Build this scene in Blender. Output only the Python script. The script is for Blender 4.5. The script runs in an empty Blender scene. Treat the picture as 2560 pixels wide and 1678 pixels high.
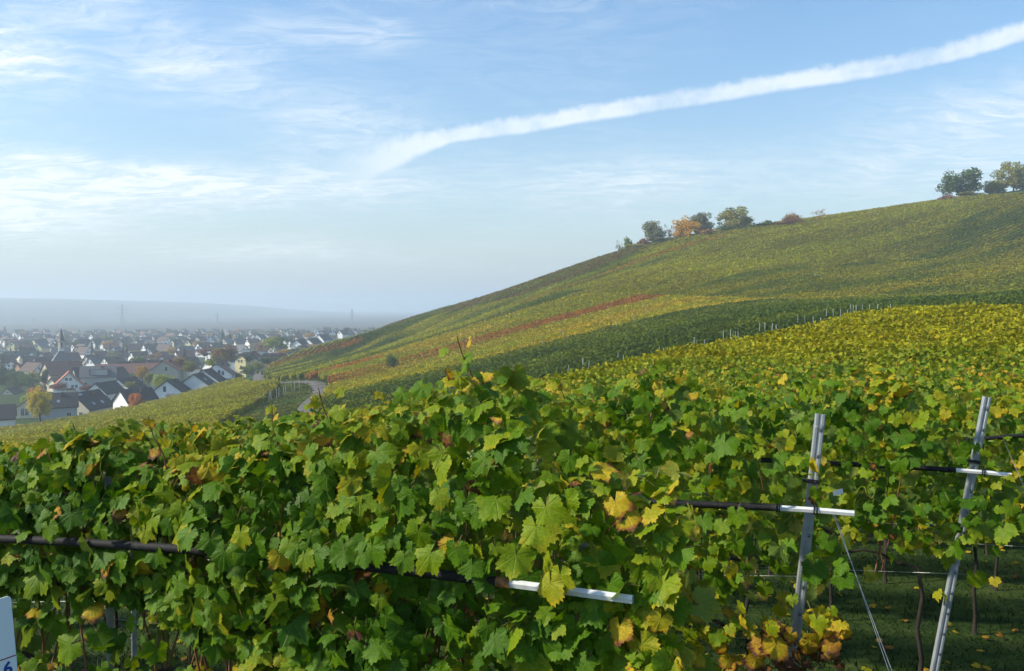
import bpy, math, random
import numpy as np
from mathutils import Vector, Matrix

rng = np.random.default_rng(7)
random.seed(7)
scene = bpy.context.scene
COL = scene.collection

# ---------------------------------------------------------------- camera
F = 2217.0                       # focal length in photo pixels (2560 wide)
PITCH = math.atan((839.0 - 770.0) / F)
cam_data = bpy.data.cameras.new('camera')
cam = bpy.data.objects.new('camera', cam_data)
COL.objects.link(cam)
cam_data.sensor_fit = 'HORIZONTAL'
cam_data.sensor_width = 36.0
cam_data.lens = 36.0 * F / 2560.0
cam_data.clip_start = 0.05
cam_data.clip_end = 40000.0
cam.location = (0, 0, 0)
cam.rotation_euler = (math.radians(90) - PITCH, 0, 0)
scene.camera = cam

# ---------------------------------------------------------------- light
SUN_EL, SUN_AZ = math.radians(36.0), math.radians(-97.0)     # azimuth from +Y, clockwise
SUN_DIR = Vector((math.sin(SUN_AZ) * math.cos(SUN_EL), math.cos(SUN_AZ) * math.cos(SUN_EL), math.sin(SUN_EL)))
sun_data = bpy.data.lights.new('sun', 'SUN')
sun = bpy.data.objects.new('sun', sun_data)
COL.objects.link(sun)
sun_data.energy = 4.3
sun_data.angle = math.radians(4.0)
sun_data.color = (1.0, 0.92, 0.77)
sun.rotation_euler = (-SUN_DIR).to_track_quat('-Z', 'Y').to_euler()

world = bpy.data.worlds.new('World')
scene.world = world
world.use_nodes = True

vs = scene.view_settings
vs.view_transform = 'Standard'
vs.look = 'None'
vs.exposure = 0.56
vs.gamma = 1.0
vs.use_curve_mapping = False
scene.render.engine = 'CYCLES'
cy = scene.cycles
cy.use_denoising = True
try:
    cy.denoiser = 'OPENIMAGEDENOISE'
except Exception:
    pass
cy.max_bounces = 4
cy.diffuse_bounces = 2
cy.glossy_bounces = 2
cy.transmission_bounces = 4
cy.transparent_max_bounces = 4
cy.volume_bounces = 1
cy.sample_clamp_indirect = 6.0
cy.use_adaptive_sampling = True
cy.adaptive_threshold = 0.02


class NT:
    """small helper to write node trees"""
    def __init__(self, tree):
        self.t = tree
        self.n = tree.nodes
        self.l = tree.links

    def node(self, typ, **kw):
        nd = self.n.new(typ)
        for k, v in kw.items():
            setattr(nd, k, v)
        return nd

    def put(self, sock, v):
        if isinstance(v, bpy.types.NodeSocket):
            self.l.new(v, sock)
        elif v is not None:
            sock.default_value = v

    def m(self, op, a, b=None, c=None, clamp=False):
        nd = self.node('ShaderNodeMath', operation=op)
        nd.use_clamp = clamp
        self.put(nd.inputs[0], a)
        self.put(nd.inputs[1], b)
        if c is not None:
            self.put(nd.inputs[2], c)
        return nd.outputs[0]

    def mix(self, fac, a, b, blend='MIX'):
        nd = self.node('ShaderNodeMix', data_type='RGBA', blend_type=blend)
        self.put(nd.inputs[0], fac)
        self.put(nd.inputs[6], a if isinstance(a, bpy.types.NodeSocket) else (*a[:3], 1))
        self.put(nd.inputs[7], b if isinstance(b, bpy.types.NodeSocket) else (*b[:3], 1))
        return nd.outputs[2]

    def ramp(self, fac, stops, interp='LINEAR'):
        nd = self.node('ShaderNodeValToRGB')
        cr = nd.color_ramp
        cr.interpolation = interp
        while len(cr.elements) < len(stops):
            cr.elements.new(0.5)
        for e, (p, c) in zip(cr.elements, stops):
            e.position = p
            e.color = (*c[:3], 1) if len(c) < 4 else c
        self.put(nd.inputs[0], fac)
        return nd.outputs[0]

    def noise(self, vec, scale, detail=3.0, rough=0.55, dist=0.0, dim='3D', out='Fac'):
        nd = self.node('ShaderNodeTexNoise', noise_dimensions=dim)
        if vec is not None:
            self.l.new(vec, nd.inputs['Vector'])
        nd.inputs['Scale'].default_value = scale
        nd.inputs['Detail'].default_value = detail
        nd.inputs['Roughness'].default_value = rough
        nd.inputs['Distortion'].default_value = dist
        return nd.outputs[out]

    def comb(self, x, y, z):
        nd = self.node('ShaderNodeCombineXYZ')
        for i, v in enumerate((x, y, z)):
            self.put(nd.inputs[i], v)
        return nd.outputs[0]

    def sep(self, v):
        nd = self.node('ShaderNodeSeparateXYZ')
        self.l.new(v, nd.inputs[0])
        return nd.outputs

    def smooth(self, v, a, b):
        nd = self.node('ShaderNodeMapRange', interpolation_type='SMOOTHSTEP')
        self.put(nd.inputs[0], v)
        nd.inputs[1].default_value = a
        nd.inputs[2].default_value = b
        nd.inputs[3].default_value = 0.0
        nd.inputs[4].default_value = 1.0
        return nd.outputs[0]


# ---------------------------------------------------------------- sky: Nishita with thin cirrus and a contrail, by direction
w = NT(world.node_tree)
w.n.clear()
SKY_STRENGTH = 0.135
sky = w.node('ShaderNodeTexSky', sky_type='NISHITA')
sky.sun_disc = False
sky.sun_elevation = SUN_EL
sky.sun_rotation = SUN_AZ
sky.altitude = 300.0
sky.air_density = 1.25
sky.dust_density = 0.7
sky.ozone_density = 3.0
tc = w.node('ShaderNodeTexCoord')
dx, dy, dz = w.sep(tc.outputs['Generated'])
az = w.m('ARCTAN2', dx, dy)
el = w.m('ARCSINE', dz)
zz = w.m('ADD', w.m('MAXIMUM', dz, 0.0), 0.10)
plane = w.comb(w.m('DIVIDE', dx, zz), w.m('DIVIDE', dy, zz), 0.0)      # flat cloud deck seen in perspective
warp = w.node('ShaderNodeVectorMath', operation='MULTIPLY_ADD')
w.l.new(w.noise(plane, 1.1, 4, 0.6, out='Color'), warp.inputs[0])
warp.inputs[1].default_value = (0.5, 0.5, 0.0)
w.l.new(plane, warp.inputs[2])
mapping = w.node('ShaderNodeMapping')
mapping.inputs['Scale'].default_value = (1.2, 2.4, 1.0)
mapping.inputs['Rotation'].default_value = (0, 0, math.radians(12))
w.l.new(warp.outputs[0], mapping.inputs[0])
fine = w.noise(mapping.outputs[0], 4.4, 8, 0.70, 0.6)
broad = w.noise(plane, 0.55, 4, 0.6, 0.3)
wn = w.sep(w.noise(tc.outputs['Generated'], 7.0, 5, 0.62, out='Color'))
azw = w.m('ADD', az, w.m('MULTIPLY', w.m('SUBTRACT', wn[0], 0.5), 0.16))
elw = w.m('ADD', el, w.m('MULTIPLY', w.m('SUBTRACT', wn[1], 0.5), 0.045))


def dirpx(px, py):
    a = math.atan((px - 1280) / F)
    return a, math.atan((770 - py) / F * math.cos(a))


patches = [(40, 140, 110, 62, 0.95), (40, 470, 330, 58, 1.0), (60, 555, 150, 45, 0.8), (420, 440, 130, 26, 0.8),
           (140, 395, 70, 16, 0.7), (470, 165, 190, 80, 0.55), (820, 300, 190, 70, 0.42), (760, 462, 330, 46, 0.7),
           (720, 630, 300, 32, 0.45), (1560, 455, 300, 62, 0.5), (2500, 275, 240, 60, 0.55), (2300, 420, 330, 70, 0.4),
           (200, 15, 170, 40, 0.5), (860, 95, 180, 42, 0.42), (1100, 20, 300, 30, 0.15), (-500, 300, 300, 160, 0.6),
           (3100, 350, 300, 120, 0.5), (1500, -500, 500, 200, 0.5), (300, -700, 600, 250, 0.6)]
acc = None
for (px, py, rx, ry, s) in patches:
    a0, e0 = dirpx(px, py)
    qa = w.m('DIVIDE', w.m('SUBTRACT', azw, a0), rx / F)
    qe = w.m('DIVIDE', w.m('SUBTRACT', elw, e0), ry / F)
    q = w.m('ADD', w.m('MULTIPLY', qa, qa), w.m('MULTIPLY', qe, qe))
    g = w.m('MULTIPLY', w.m('EXPONENT', w.m('MULTIPLY', q, -1.0)), s)
    acc = g if acc is None else w.m('ADD', acc, g)
fineg = w.smooth(fine, 0.34, 0.72)
cirrus = w.m('MULTIPLY', acc, w.m('ADD', w.m('MULTIPLY', fineg, 1.15), 0.30))
veil = w.m('MULTIPLY', w.m('MULTIPLY', w.smooth(broad, 0.42, 0.75), w.smooth(fine, 0.30, 0.75)), 0.30)
# contrail: centre line elevation over azimuth
ctr = [(640, 490), (780, 462), (880, 432), (960, 397), (1050, 365), (1150, 338), (1300, 317), (1500, 284), (1700, 251), (2000, 205), (2300, 150), (2560, 84), (2900, -20)]
fc = w.node('ShaderNodeFloatCurve')
A0, A1, E1 = -0.30, 0.70, 0.45
cv = fc.mapping.curves[0]
pts = [((dirpx(*p)[0] - A0) / (A1 - A0), dirpx(*p)[1] / E1) for p in ctr]
while len(cv.points) < len(pts):
    cv.points.new(0.5, 0.5)
for p, (u, v) in zip(cv.points, pts):
    p.location = (u, v)
    p.handle_type = 'AUTO'
fc.mapping.update()
w.put(fc.inputs[1], w.m('DIVIDE', w.m('SUBTRACT', az, A0), A1 - A0))
jag = w.noise(tc.outputs['Generated'], 42.0, 4, 0.6)
jag2 = w.noise(tc.outputs['Generated'], 9.0, 3, 0.6)
cen = w.m('ADD', w.m('MULTIPLY', fc.outputs[0], E1), w.m('MULTIPLY', w.m('SUBTRACT', jag2, 0.5), 0.005))
off = w.m('SUBTRACT', el, cen)
a_tail, a_head = dirpx(800, 450)[0], dirpx(1150, 340)[0]
tail = w.smooth(az, a_tail, a_head)
width = w.m('ADD', 0.0094, w.m('MULTIPLY', w.m('SUBTRACT', 1.0, tail), 0.020))
on_ = w.m('DIVIDE', off, width)
lower = w.smooth(w.m('ADD', on_, w.m('MULTIPLY', w.m('SUBTRACT', jag, 0.5), 0.55)), -1.25, -0.55)
jag3 = w.noise(tc.outputs['Generated'], 75.0, 5, 0.65)
upper = w.smooth(w.m('ADD', on_, w.m('MULTIPLY', w.m('SUBTRACT', jag3, 0.5), 1.5)), 1.35, 0.25)
prof = w.m('MULTIPLY', lower, upper)
con = w.m('MULTIPLY', w.m('MULTIPLY', prof, w.m('ADD', 0.34, w.m('MULTIPLY', w.smooth(w.m('ADD', w.m('MULTIPLY', jag2, 0.6), w.m('MULTIPLY', jag, 0.4)), 0.36, 0.62), 0.46))),
          w.m('ADD', w.m('MULTIPLY', w.smooth(az, a_tail - 0.05, a_tail + 0.10), 0.8), w.m('MULTIPLY', tail, 0.2)))
mask = w.m('MAXIMUM', w.m('ADD', cirrus, veil), con, clamp=True)
mask = w.m('MULTIPLY', mask, w.smooth(dz, 0.005, 0.06), clamp=True)
CLOUD = tuple(c / SKY_STRENGTH for c in (0.70, 0.75, 0.79))
HAZEC = tuple(c / SKY_STRENGTH for c in (0.340, 0.405, 0.470))
low = w.m('EXPONENT', w.m('DIVIDE', w.m('MAXIMUM', el, 0.0), -0.14))          # hazy air low over the horizon, all round
hs = w.node('ShaderNodeHueSaturation')
hs.inputs['Saturation'].default_value = 1.18
w.l.new(sky.outputs[0], hs.inputs['Color'])
skycol = w.mix(w.m('MULTIPLY', low, 0.96), hs.outputs[0], HAZEC)
skycol = w.mix(mask, skycol, CLOUD)
bg = w.node('ShaderNodeBackground')
w.l.new(skycol, bg.inputs[0])
bg.inputs[1].default_value = SKY_STRENGTH
out = w.node('ShaderNodeOutputWorld')
w.l.new(bg.outputs[0], out.inputs[0])

# ---------------------------------------------------------------- helpers
FWD = np.array([0, math.cos(PITCH), -math.sin(PITCH)])
UPV = np.array([0, math.sin(PITCH), math.cos(PITCH)])


def at(px, py, d):
    """surveyed point: bearing and dip read off the photograph, d = distance ahead in metres"""
    v = FWD * F + UPV * (839.0 - py)
    v = v + np.array([px - 1280.0, 0, 0])
    return v * (d / v[1])


def project(P):
    P = np.atleast_2d(np.asarray(P, float))
    dep = P @ FWD
    return 1280 + F * P[:, 0] / dep, 839 - F * (P @ UPV) / dep, dep


def tag(o, label=None, category=None, group=None, kind=None):
    if label:
        o['label'] = label
    if category:
        o['category'] = category
    if group:
        o['group'] = group
    if kind:
        o['kind'] = kind
    return o


def link(name, me, mat=None, parent=None, loc=None):
    o = bpy.data.objects.new(name, me)
    COL.objects.link(o)
    if mat is not None and me is not None and not me.materials:
        me.materials.append(mat)
    if parent is not None:
        o.parent = parent
    if loc is not None:
        o.location = loc
    return o


def empty(name, loc=(0, 0, 0), rz=0.0):
    o = bpy.data.objects.new(name, None)
    COL.objects.link(o)
    o.empty_display_size = 0.2
    o.location = loc
    o.rotation_euler = (0, 0, rz)
    return o


def mesh_np(name, V, faces, smooth=False, vec_attr=None, float_attr=None):
    """V (n,3); faces (m,k) array of one size, or list of such arrays"""
    me = bpy.data.meshes.new(name)
    V = np.asarray(V, np.float32)
    fl = faces if isinstance(faces, list) else [faces]
    fl = [np.asarray(f, np.int32) for f in fl if len(f)]
    loops = np.concatenate([f.ravel() for f in fl])
    tot = np.concatenate([np.full(len(f), f.shape[1], np.int32) for f in fl])
    start = np.concatenate([[0], np.cumsum(tot)[:-1]]).astype(np.int32)
    me.vertices.add(len(V))
    me.vertices.foreach_set('co', V.ravel())
    me.loops.add(len(loops))
    me.loops.foreach_set('vertex_index', loops)
    me.polygons.add(len(tot))
    me.polygons.foreach_set('loop_start', start)
    me.polygons.foreach_set('loop_total', tot)
    if smooth:
        me.polygons.foreach_set('use_smooth', np.ones(len(tot), bool))
    for nm, arr in (vec_attr or {}).items():
        a = me.attributes.new(nm, 'FLOAT_VECTOR', 'POINT')
        a.data.foreach_set('vector', np.asarray(arr, np.float32).ravel())
    for nm, arr in (float_attr or {}).items():
        a = me.attributes.new(nm, 'FLOAT', 'POINT')
        a.data.foreach_set('value', np.asarray(arr, np.float32).ravel())
    me.update(calc_edges=True)
    me.validate()
    return me


class MB:
    """collects simple solids into one mesh"""
    def __init__(self):
        self.v, self.f = [], []

    def add(self, vs_, fs_):
        b = len(self.v)
        self.v += [tuple(map(float, p)) for p in vs_]
        self.f += [tuple(b + i for i in f) for f in fs_]
        return self

    def box(self, x0, x1, y0, y1, z0, z1):
        return self.add([(x0, y0, z0), (x1, y0, z0), (x1, y1, z0), (x0, y1, z0), (x0, y0, z1), (x1, y0, z1), (x1, y1, z1), (x0, y1, z1)],
                        [(3, 2, 1, 0), (4, 5, 6, 7), (0, 1, 5, 4), (1, 2, 6, 5), (2, 3, 7, 6), (3, 0, 4, 7)])

    def tube(self, pts, radii, n=6, cap=True):
        pts = [np.asarray(p, float) for p in pts]
        if not hasattr(radii, '__len__'):
            radii = [radii] * len(pts)
        rings = []
        ref = np.array([0.31, 0.17, 0.93])
        for i, p in enumerate(pts):
            t = pts[min(i + 1, len(pts) - 1)] - pts[max(i - 1, 0)]
            t = t / (np.linalg.norm(t) + 1e-9)
            if abs(t @ ref) > 0.95:
                ref = np.array([0.9, 0.3, 0.1])
            a = np.cross(t, ref)
            a /= np.linalg.norm(a)
            b = np.cross(t, a)
            rings.append([p + radii[i] * (a * math.cos(2 * math.pi * k / n) + b * math.sin(2 * math.pi * k / n)) for k in range(n)])
        vs_ = [q for r in rings for q in r]
        fs_ = []
        for i in range(len(pts) - 1):
            for k in range(n):
                fs_.append((i * n + k, i * n + (k + 1) % n, (i + 1) * n + (k + 1) % n, (i + 1) * n + k))
        if cap:
            fs_.append(tuple(range(n)))
            fs_.append(tuple((len(pts) - 1) * n + k for k in reversed(range(n))))
        return self.add(vs_, fs_)

    def mesh(self, name, smooth=False):
        me = bpy.data.meshes.new(name)
        me.from_pydata(self.v, [], self.f)
        if smooth:
            me.polygons.foreach_set('use_smooth', np.ones(len(me.polygons), bool))
        me.update()
        return me

    def build(self, name, mat, parent=None, smooth=False, loc=None):
        return link(name, self.mesh(name, smooth), mat, parent, loc)


# ---------------------------------------------------------------- materials
def new_mat(name):
    m = bpy.data.materials.new(name)
    m.use_nodes = True
    nt = NT(m.node_tree)
    nt.n.clear()
    o = nt.node('ShaderNodeOutputMaterial')
    b = nt.node('ShaderNodeBsdfPrincipled')
    nt.l.new(b.outputs[0], o.inputs[0])
    return m, nt, b, o


def mat_plain(name, col, rough=0.7, var=0.25, scale=4.0, metallic=0.0, bump=0.0, spec=0.4, coord='Object'):
    m, nt, b, o = new_mat(name)
    t = nt.node('ShaderNodeTexCoord').outputs[coord]
    n = nt.noise(t, scale, 5, 0.6)
    c0 = tuple(max(0, c * (1 - var)) for c in col)
    c1 = tuple(min(1, c * (1 + var)) for c in col)
    nt.l.new(nt.ramp(n, [(0.3, c0), (0.7, c1)]), b.inputs['Base Color'])
    b.inputs['Roughness'].default_value = rough
    b.inputs['Metallic'].default_value = metallic
    b.inputs['Specular IOR Level'].default_value = spec
    if bump:
        bp = nt.node('ShaderNodeBump')
        bp.inputs['Strength'].default_value = bump
        nt.l.new(nt.noise(t, scale * 6, 4, 0.6), bp.inputs['Height'])
        nt.l.new(bp.outputs[0], b.inputs['Normal'])
    return m


# ---------------------------------------------------------------- terrain from surveyed points
VT = 2.0      # height of the vines above the ground
ctrl = []


def c_top(px, py, d, h=VT):
    p = at(px, py, d)
    ctrl.append((p[0], p[1], p[2] - h))


def c_px(px, d, z):
    ctrl.append(((px - 1280) / F * d, d, z))


def c_xy(x, y, z):
    ctrl.append((x, y, z))


NT_H = 2.35
for a in [(2560, 985, 8), (2560, 955, 11), (2560, 895, 20), (2560, 851, 30), (2560, 803, 45), (2560, 772, 62),
          (2229, 766, 64), (2229, 850, 35), (2229, 925, 18), (1900, 833, 50), (1900, 882, 32), (1900, 945, 17),
          (1700, 978, 10), (1700, 873, 42), (1700, 912, 25), (1456, 930, 34), (1456, 962, 22), (1300, 962, 26), (1100, 1005, 20),
          (700, 1040, 13), (300, 1085, 11), (0, 1105, 10)]:
    c_top(*a, NT_H)
for a in [(0.355, 3.75, -2.85), (1.76, 5.2, -2.85), (3.5, 6.7, -2.88), (-3.4, 5.2, -3.02), (-1.5, 4.4, -2.89), (0, 0, -2.45), (4, 1, -2.45), (-3, 1, -2.55),
          (8, 3, -2.6), (-6, -10, -2.3), (8, -10, -1.8), (25, 2, -0.9), (60, 10, 4.0), (-30, 0, -5.5), (-60, 20, -11), (-30, 12, -6.6), (0, -60, 2), (80, -40, 9), (-80, -40, -9),
          (110, 60, 8), (180, 100, 18)]:
    c_xy(*a)
for a in [(2450, 92, -4.2), (2150, 90, -5.4), (1800, 78, -6.8), (1456, 62, -8.6), (1100, 48, -7.8), (700, 45, -8.9), (300, 45, -10.4), (0, 45, -11.2), (0, 25, -6.9), (300, 25, -6.4), (600, 25, -5.8), (-400, 60, -14),
          (600, 85, -13.4), (200, 85, -14.6), (2560, 560, 52), (2560, 700, 40), (2100, 560, 34), (1560, 540, 14), (1170, 560, -12), (1000, 660, -24), (2560, 1000, 10), (1560, 1000, -20)]:
    c_px(*a)
for a in [(2330, 752, 130), (2100, 778, 120), (1900, 817, 112), (1700, 862, 106), (1456, 924, 100), (1200, 968, 100), (1000, 1002, 104), (800, 1024, 110),
          (600, 1040, 120), (300, 1075, 124), (0, 1092, 128), (2560, 720, 190), (2560, 600, 310), (2560, 463, 430),
          (2100, 735, 210), (2100, 640, 305), (2100, 534, 410), (1700, 772, 188), (1700, 680, 275), (1700, 592, 385), (1560, 624, 385),
          (1300, 862, 168), (1300, 800, 235), (1300, 712, 395), (1000, 905, 215), (1000, 850, 320), (1000, 802, 450), (1170, 756, 405),
          (850, 952, 200), (850, 885, 330), (893, 833, 590), (690, 958, 205), (690, 905, 350), (560, 950, 305), (430, 990, 283), (250, 1030, 262), (0, 1064, 250),
          (2330, 500, 420), (1900, 562, 395), (780, 871, 382), (720, 886, 372), (845, 856, 390)]:
    c_top(*a)
for a in [(-130, 300, -34.3), (-170, 290, -35.2), (-260, 300, -36), (-110, 380, -33.5), (-160, 420, -35), (-320, 450, -36), (-100, 520, -32), (-220, 620, -36), (-130, 640, -29.5),
          (-420, 800, -36), (-280, 900, -36), (-150, 850, -28.5), (-600, 500, -36), (-100, 900, -27), (-170, 120, -29), (-120, 180, -30.5)]:
    c_xy(*a)
ctrl = np.array(ctrl)


def tps_fit(P, smooth=0.0):
    X = P[:, :2] / 100.0
    n = len(X)
    r2 = ((X[:, None] - X[None]) ** 2).sum(-1)
    K = np.where(r2 > 0, 0.5 * r2 * np.log(r2 + 1e-12), 0) + smooth * np.eye(n)
    A = np.zeros((n + 3, n + 3))
    A[:n, :n] = K
    A[:n, n] = 1
    A[:n, n + 1:] = X
    A[n, :n] = 1
    A[n + 1:, :n] = X.T
    return X, np.linalg.solve(A, np.concatenate([P[:, 2], [0, 0, 0]]))


TX, TW = tps_fit(ctrl, 2e-4)


def tps_eval(x, y):
    q = np.stack([x.ravel(), y.ravel()], 1) / 100.0
    outv = np.empty(len(q))
    for i in range(0, len(q), 20000):
        qq = q[i:i + 20000]
        r2 = ((qq[:, None] - TX[None]) ** 2).sum(-1)
        outv[i:i + 20000] = (0.5 * r2 * np.log(r2 + 1e-12)) @ TW[:-3] + TW[-3] + qq @ TW[-2:]
    return outv.reshape(x.shape)


def axis(lo, hi, c, a=16.0, b=0.036):
    i0, i1 = int(math.floor(math.asinh((lo - c) / a) / b)), int(math.ceil(math.asinh((hi - c) / a) / b))
    return c + a * np.sinh(b * np.arange(i0, i1 + 1))


GX, GY = axis(-8600, 8600, 0.0), axis(-2500, 9000, 20.0)
gx, gy = np.meshgrid(GX, GY)
cxl, cyl = np.clip(gx, -700, 420), np.clip(gy, -60, 1000)
gz = tps_eval(cxl, cyl)
far = np.clip((np.hypot(gx - cxl, gy - cyl)) / 400.0, 0, 1)
far = far * far * (3 - 2 * far)
gz = gz * (1 - far) + (-36.0) * far
town = np.clip((-gx - 0.2 * gy - 60) / 200, 0, 1) * np.clip((gy - 400) / 200, 0, 1)
gz = np.where(gy > 330, np.maximum(gz, -38.0), gz)


def ground(x, y):
    x = np.asarray(x, float)
    y = np.asarray(y, float)
    i = np.clip(np.searchsorted(GX, x) - 1, 0, len(GX) - 2)
    j = np.clip(np.searchsorted(GY, y) - 1, 0, len(GY) - 2)
    u = (x - GX[i]) / (GX[i + 1] - GX[i])
    v = (y - GY[j]) / (GY[j + 1] - GY[j])
    return (gz[j, i] * (1 - u) * (1 - v) + gz[j, i + 1] * u * (1 - v) + gz[j + 1, i] * (1 - u) * v + gz[j + 1, i + 1] * u * v)


def visible(x, y, z, margin=1.5, cover=1.2, n=60):
    """line of sight from the camera over the terrain (plus vine cover)"""
    x, y, z = (np.asarray(a, float) for a in (x, y, z))
    ok = np.ones(x.shape, bool)
    for s in np.linspace(0.04, 0.93, n):
        ok &= (z * s + margin * s) > ground(x * s, y * s) + cover * np.clip((np.hypot(x * s, y * s) - 7) / 10, 0, 1)
    return ok

# ---------------------------------------------------------------- the ground sheet
def mat_ground():
    m, nt, b, o = new_mat('ground_grass_soil')
    t = nt.node('ShaderNodeNewGeometry').outputs['Position']
    n1 = nt.noise(t, 0.035, 4, 0.6)
    n2 = nt.noise(t, 1.7, 6, 0.65)
    n3 = nt.noise(t, 14.0, 5, 0.6)
    g = nt.ramp(n2, [(0.28, (0.012, 0.026, 0.006)), (0.5, (0.026, 0.052, 0.008)), (0.72, (0.060, 0.078, 0.016))])
    soil = nt.ramp(n3, [(0.3, (0.045, 0.034, 0.022)), (0.7, (0.11, 0.085, 0.055))])
    c = nt.mix(nt.smooth(nt.m('ADD', n1, nt.m('MULTIPLY', n2, 0.35)), 0.78, 0.95), g, soil)
    px_, py_, pz_ = nt.sep(t)
    fieldn = nt.noise(t, 0.006, 2, 0.5)
    farc = nt.ramp(fieldn, [(0.35, (0.040, 0.046, 0.040)), (0.55, (0.085, 0.075, 0.062)), (0.7, (0.055, 0.060, 0.040))])
    c = nt.mix(nt.smooth(py_, 430.0, 1150.0), c, farc)          # ploughed fields and gardens of the plain
    nt.l.new(c, b.inputs['Base Color'])
    b.inputs['Roughness'].default_value = 0.95
    b.inputs['Specular IOR Level'].default_value = 0.15
    bp = nt.node('ShaderNodeBump')
    bp.inputs['Strength'].default_value = 0.6
    bp.inputs['Distance'].default_value = 0.08
    nt.l.new(n3, bp.inputs['Height'])
    nt.l.new(bp.outputs[0], b.inputs['Normal'])
    return m


nx, ny = len(GX), len(GY)
idx = np.arange(nx * ny).reshape(ny, nx)
gq = np.stack([idx[:-1, :-1].ravel(), idx[:-1, 1:].ravel(), idx[1:, 1:].ravel(), idx[1:, :-1].ravel()], 1)
ground_obj = link('ground', mesh_np('ground', np.stack([gx.ravel(), gy.ravel(), gz.ravel()], 1), gq, smooth=True), mat_ground())
tag(ground_obj, 'rolling grass and soil ground under the vineyards and the town', kind='structure')

# far hills in the haze
hx, hy = np.meshgrid(np.linspace(-6200, 900, 110), np.linspace(1700, 7600, 60))
prof_px = hx / 5000.0 * F + 1280
ridge = np.interp(prof_px, [-1200, -300, 0, 250, 420, 560, 660, 760, 900], [52, 48, 52, 50, 40, 18, -4, -24, -38])
cross = np.sin(np.clip((hy - 1700) / 5900, 0, 1) * math.pi) ** 1.3
hz = -41 + (ridge + 41) * cross + 4.0 * np.sin(hx / 310.0 + 1.3 * np.sin(hy / 420.0)) * cross
hi = np.arange(hx.size).reshape(hx.shape)
hq = np.stack([hi[:-1, :-1].ravel(), hi[:-1, 1:].ravel(), hi[1:, 1:].ravel(), hi[1:, :-1].ravel()], 1)
hill = link('distant_hill', mesh_np('distant_hill', np.stack([hx.ravel(), hy.ravel(), hz.ravel()], 1), hq, smooth=True),
            mat_plain('far_wood', (0.035, 0.05, 0.03), 0.95, 0.4, 0.01, spec=0.1))
tag(hill, 'long low wooded ridge fading into the haze beyond the town', kind='structure')


# ---------------------------------------------------------------- tracks
def ribbon(name, pts, width, mat, lift=0.12, label=None, n=70):
    P = np.array(pts, float)
    t = np.concatenate([[0], np.cumsum(np.hypot(*np.diff(P, axis=0).T))])
    tt = np.linspace(0, t[-1], n)
    # smooth by cubic-ish resampling
    x, y = np.interp(tt, t, P[:, 0]), np.interp(tt, t, P[:, 1])
    for _ in range(12):
        x[1:-1] = (x[:-2] + 2 * x[1:-1] + x[2:]) / 4
        y[1:-1] = (y[:-2] + 2 * y[1:-1] + y[2:]) / 4
    tx, ty = np.gradient(x), np.gradient(y)
    L = np.hypot(tx, ty)
    nxv, nyv = -ty / L, tx / L
    cols = np.linspace(-0.5, 0.5, 5)
    V = []
    for c in cols:
        xx, yy = x + nxv * width * c, y + nyv * width * c
        zz_ = np.maximum(ground(xx, yy), ground(x, y) - 0.15) + lift - 0.10 * (abs(c) > 0.45)
        V.append(np.stack([xx, yy, zz_], 1))
    V = np.concatenate(V)
    fa = []
    for c in range(4):
        for i in range(n - 1):
            fa.append((c * n + i, (c + 1) * n + i, (c + 1) * n + i + 1, c * n + i + 1))
    o = link(name, mesh_np(name, V, np.array(fa), smooth=True), mat)
    tag(o, label, kind='structure')
    return o, x, y


asphalt = mat_plain('worn_asphalt', (0.120, 0.108, 0.098), 0.9, 0.18, 0.35, spec=0.2)
ROAD = [(-24, 108), (-29, 125), (-34, 147), (-38, 168), (-41, 188), (-43.5, 203), (-47, 216), (-53, 227), (-60, 236), (-72, 262), (-86, 300), (-96, 335), (-104, 372), (-120, 420), (-150, 480)]
road_obj, road_x, road_y = ribbon('farm_road', ROAD, 3.7, asphalt, label='narrow grey farm road bending between the vineyards', n=110)


# ---------------------------------------------------------------- vine foliage for slopes seen from afar
def mat_foliage(name, trans=0.30, rough=0.6):
    m, nt, b, o = new_mat(name)
    a = nt.node('ShaderNodeAttribute', attribute_name='col')
    t = nt.node('ShaderNodeNewGeometry').outputs['Position']
    n = nt.noise(t, 1.3, 3, 0.6)
    c = nt.mix(1.0, a.outputs['Color'], nt.ramp(n, [(0.3, (0.72, 0.72, 0.72)), (0.7, (1.25, 1.25, 1.25))]), 'MULTIPLY')
    nt.l.new(c, b.inputs['Base Color'])
    b.inputs['Roughness'].default_value = rough
    b.inputs['Specular IOR Level'].default_value = 0.1
    tr = nt.node('ShaderNodeBsdfTranslucent')
    nt.l.new(nt.mix(1.0, c, (1.25, 1.15, 0.7), 'MULTIPLY'), tr.inputs[0])
    mx = nt.node('ShaderNodeMixShader')
    mx.inputs[0].default_value = trans
    nt.l.new(b.outputs[0], mx.inputs[1])
    nt.l.new(tr.outputs[0], mx.inputs[2])
    nt.l.new(mx.outputs[0], o.inputs[0])
    return m


M_FOL = mat_foliage('vine_foliage_far')


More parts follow.
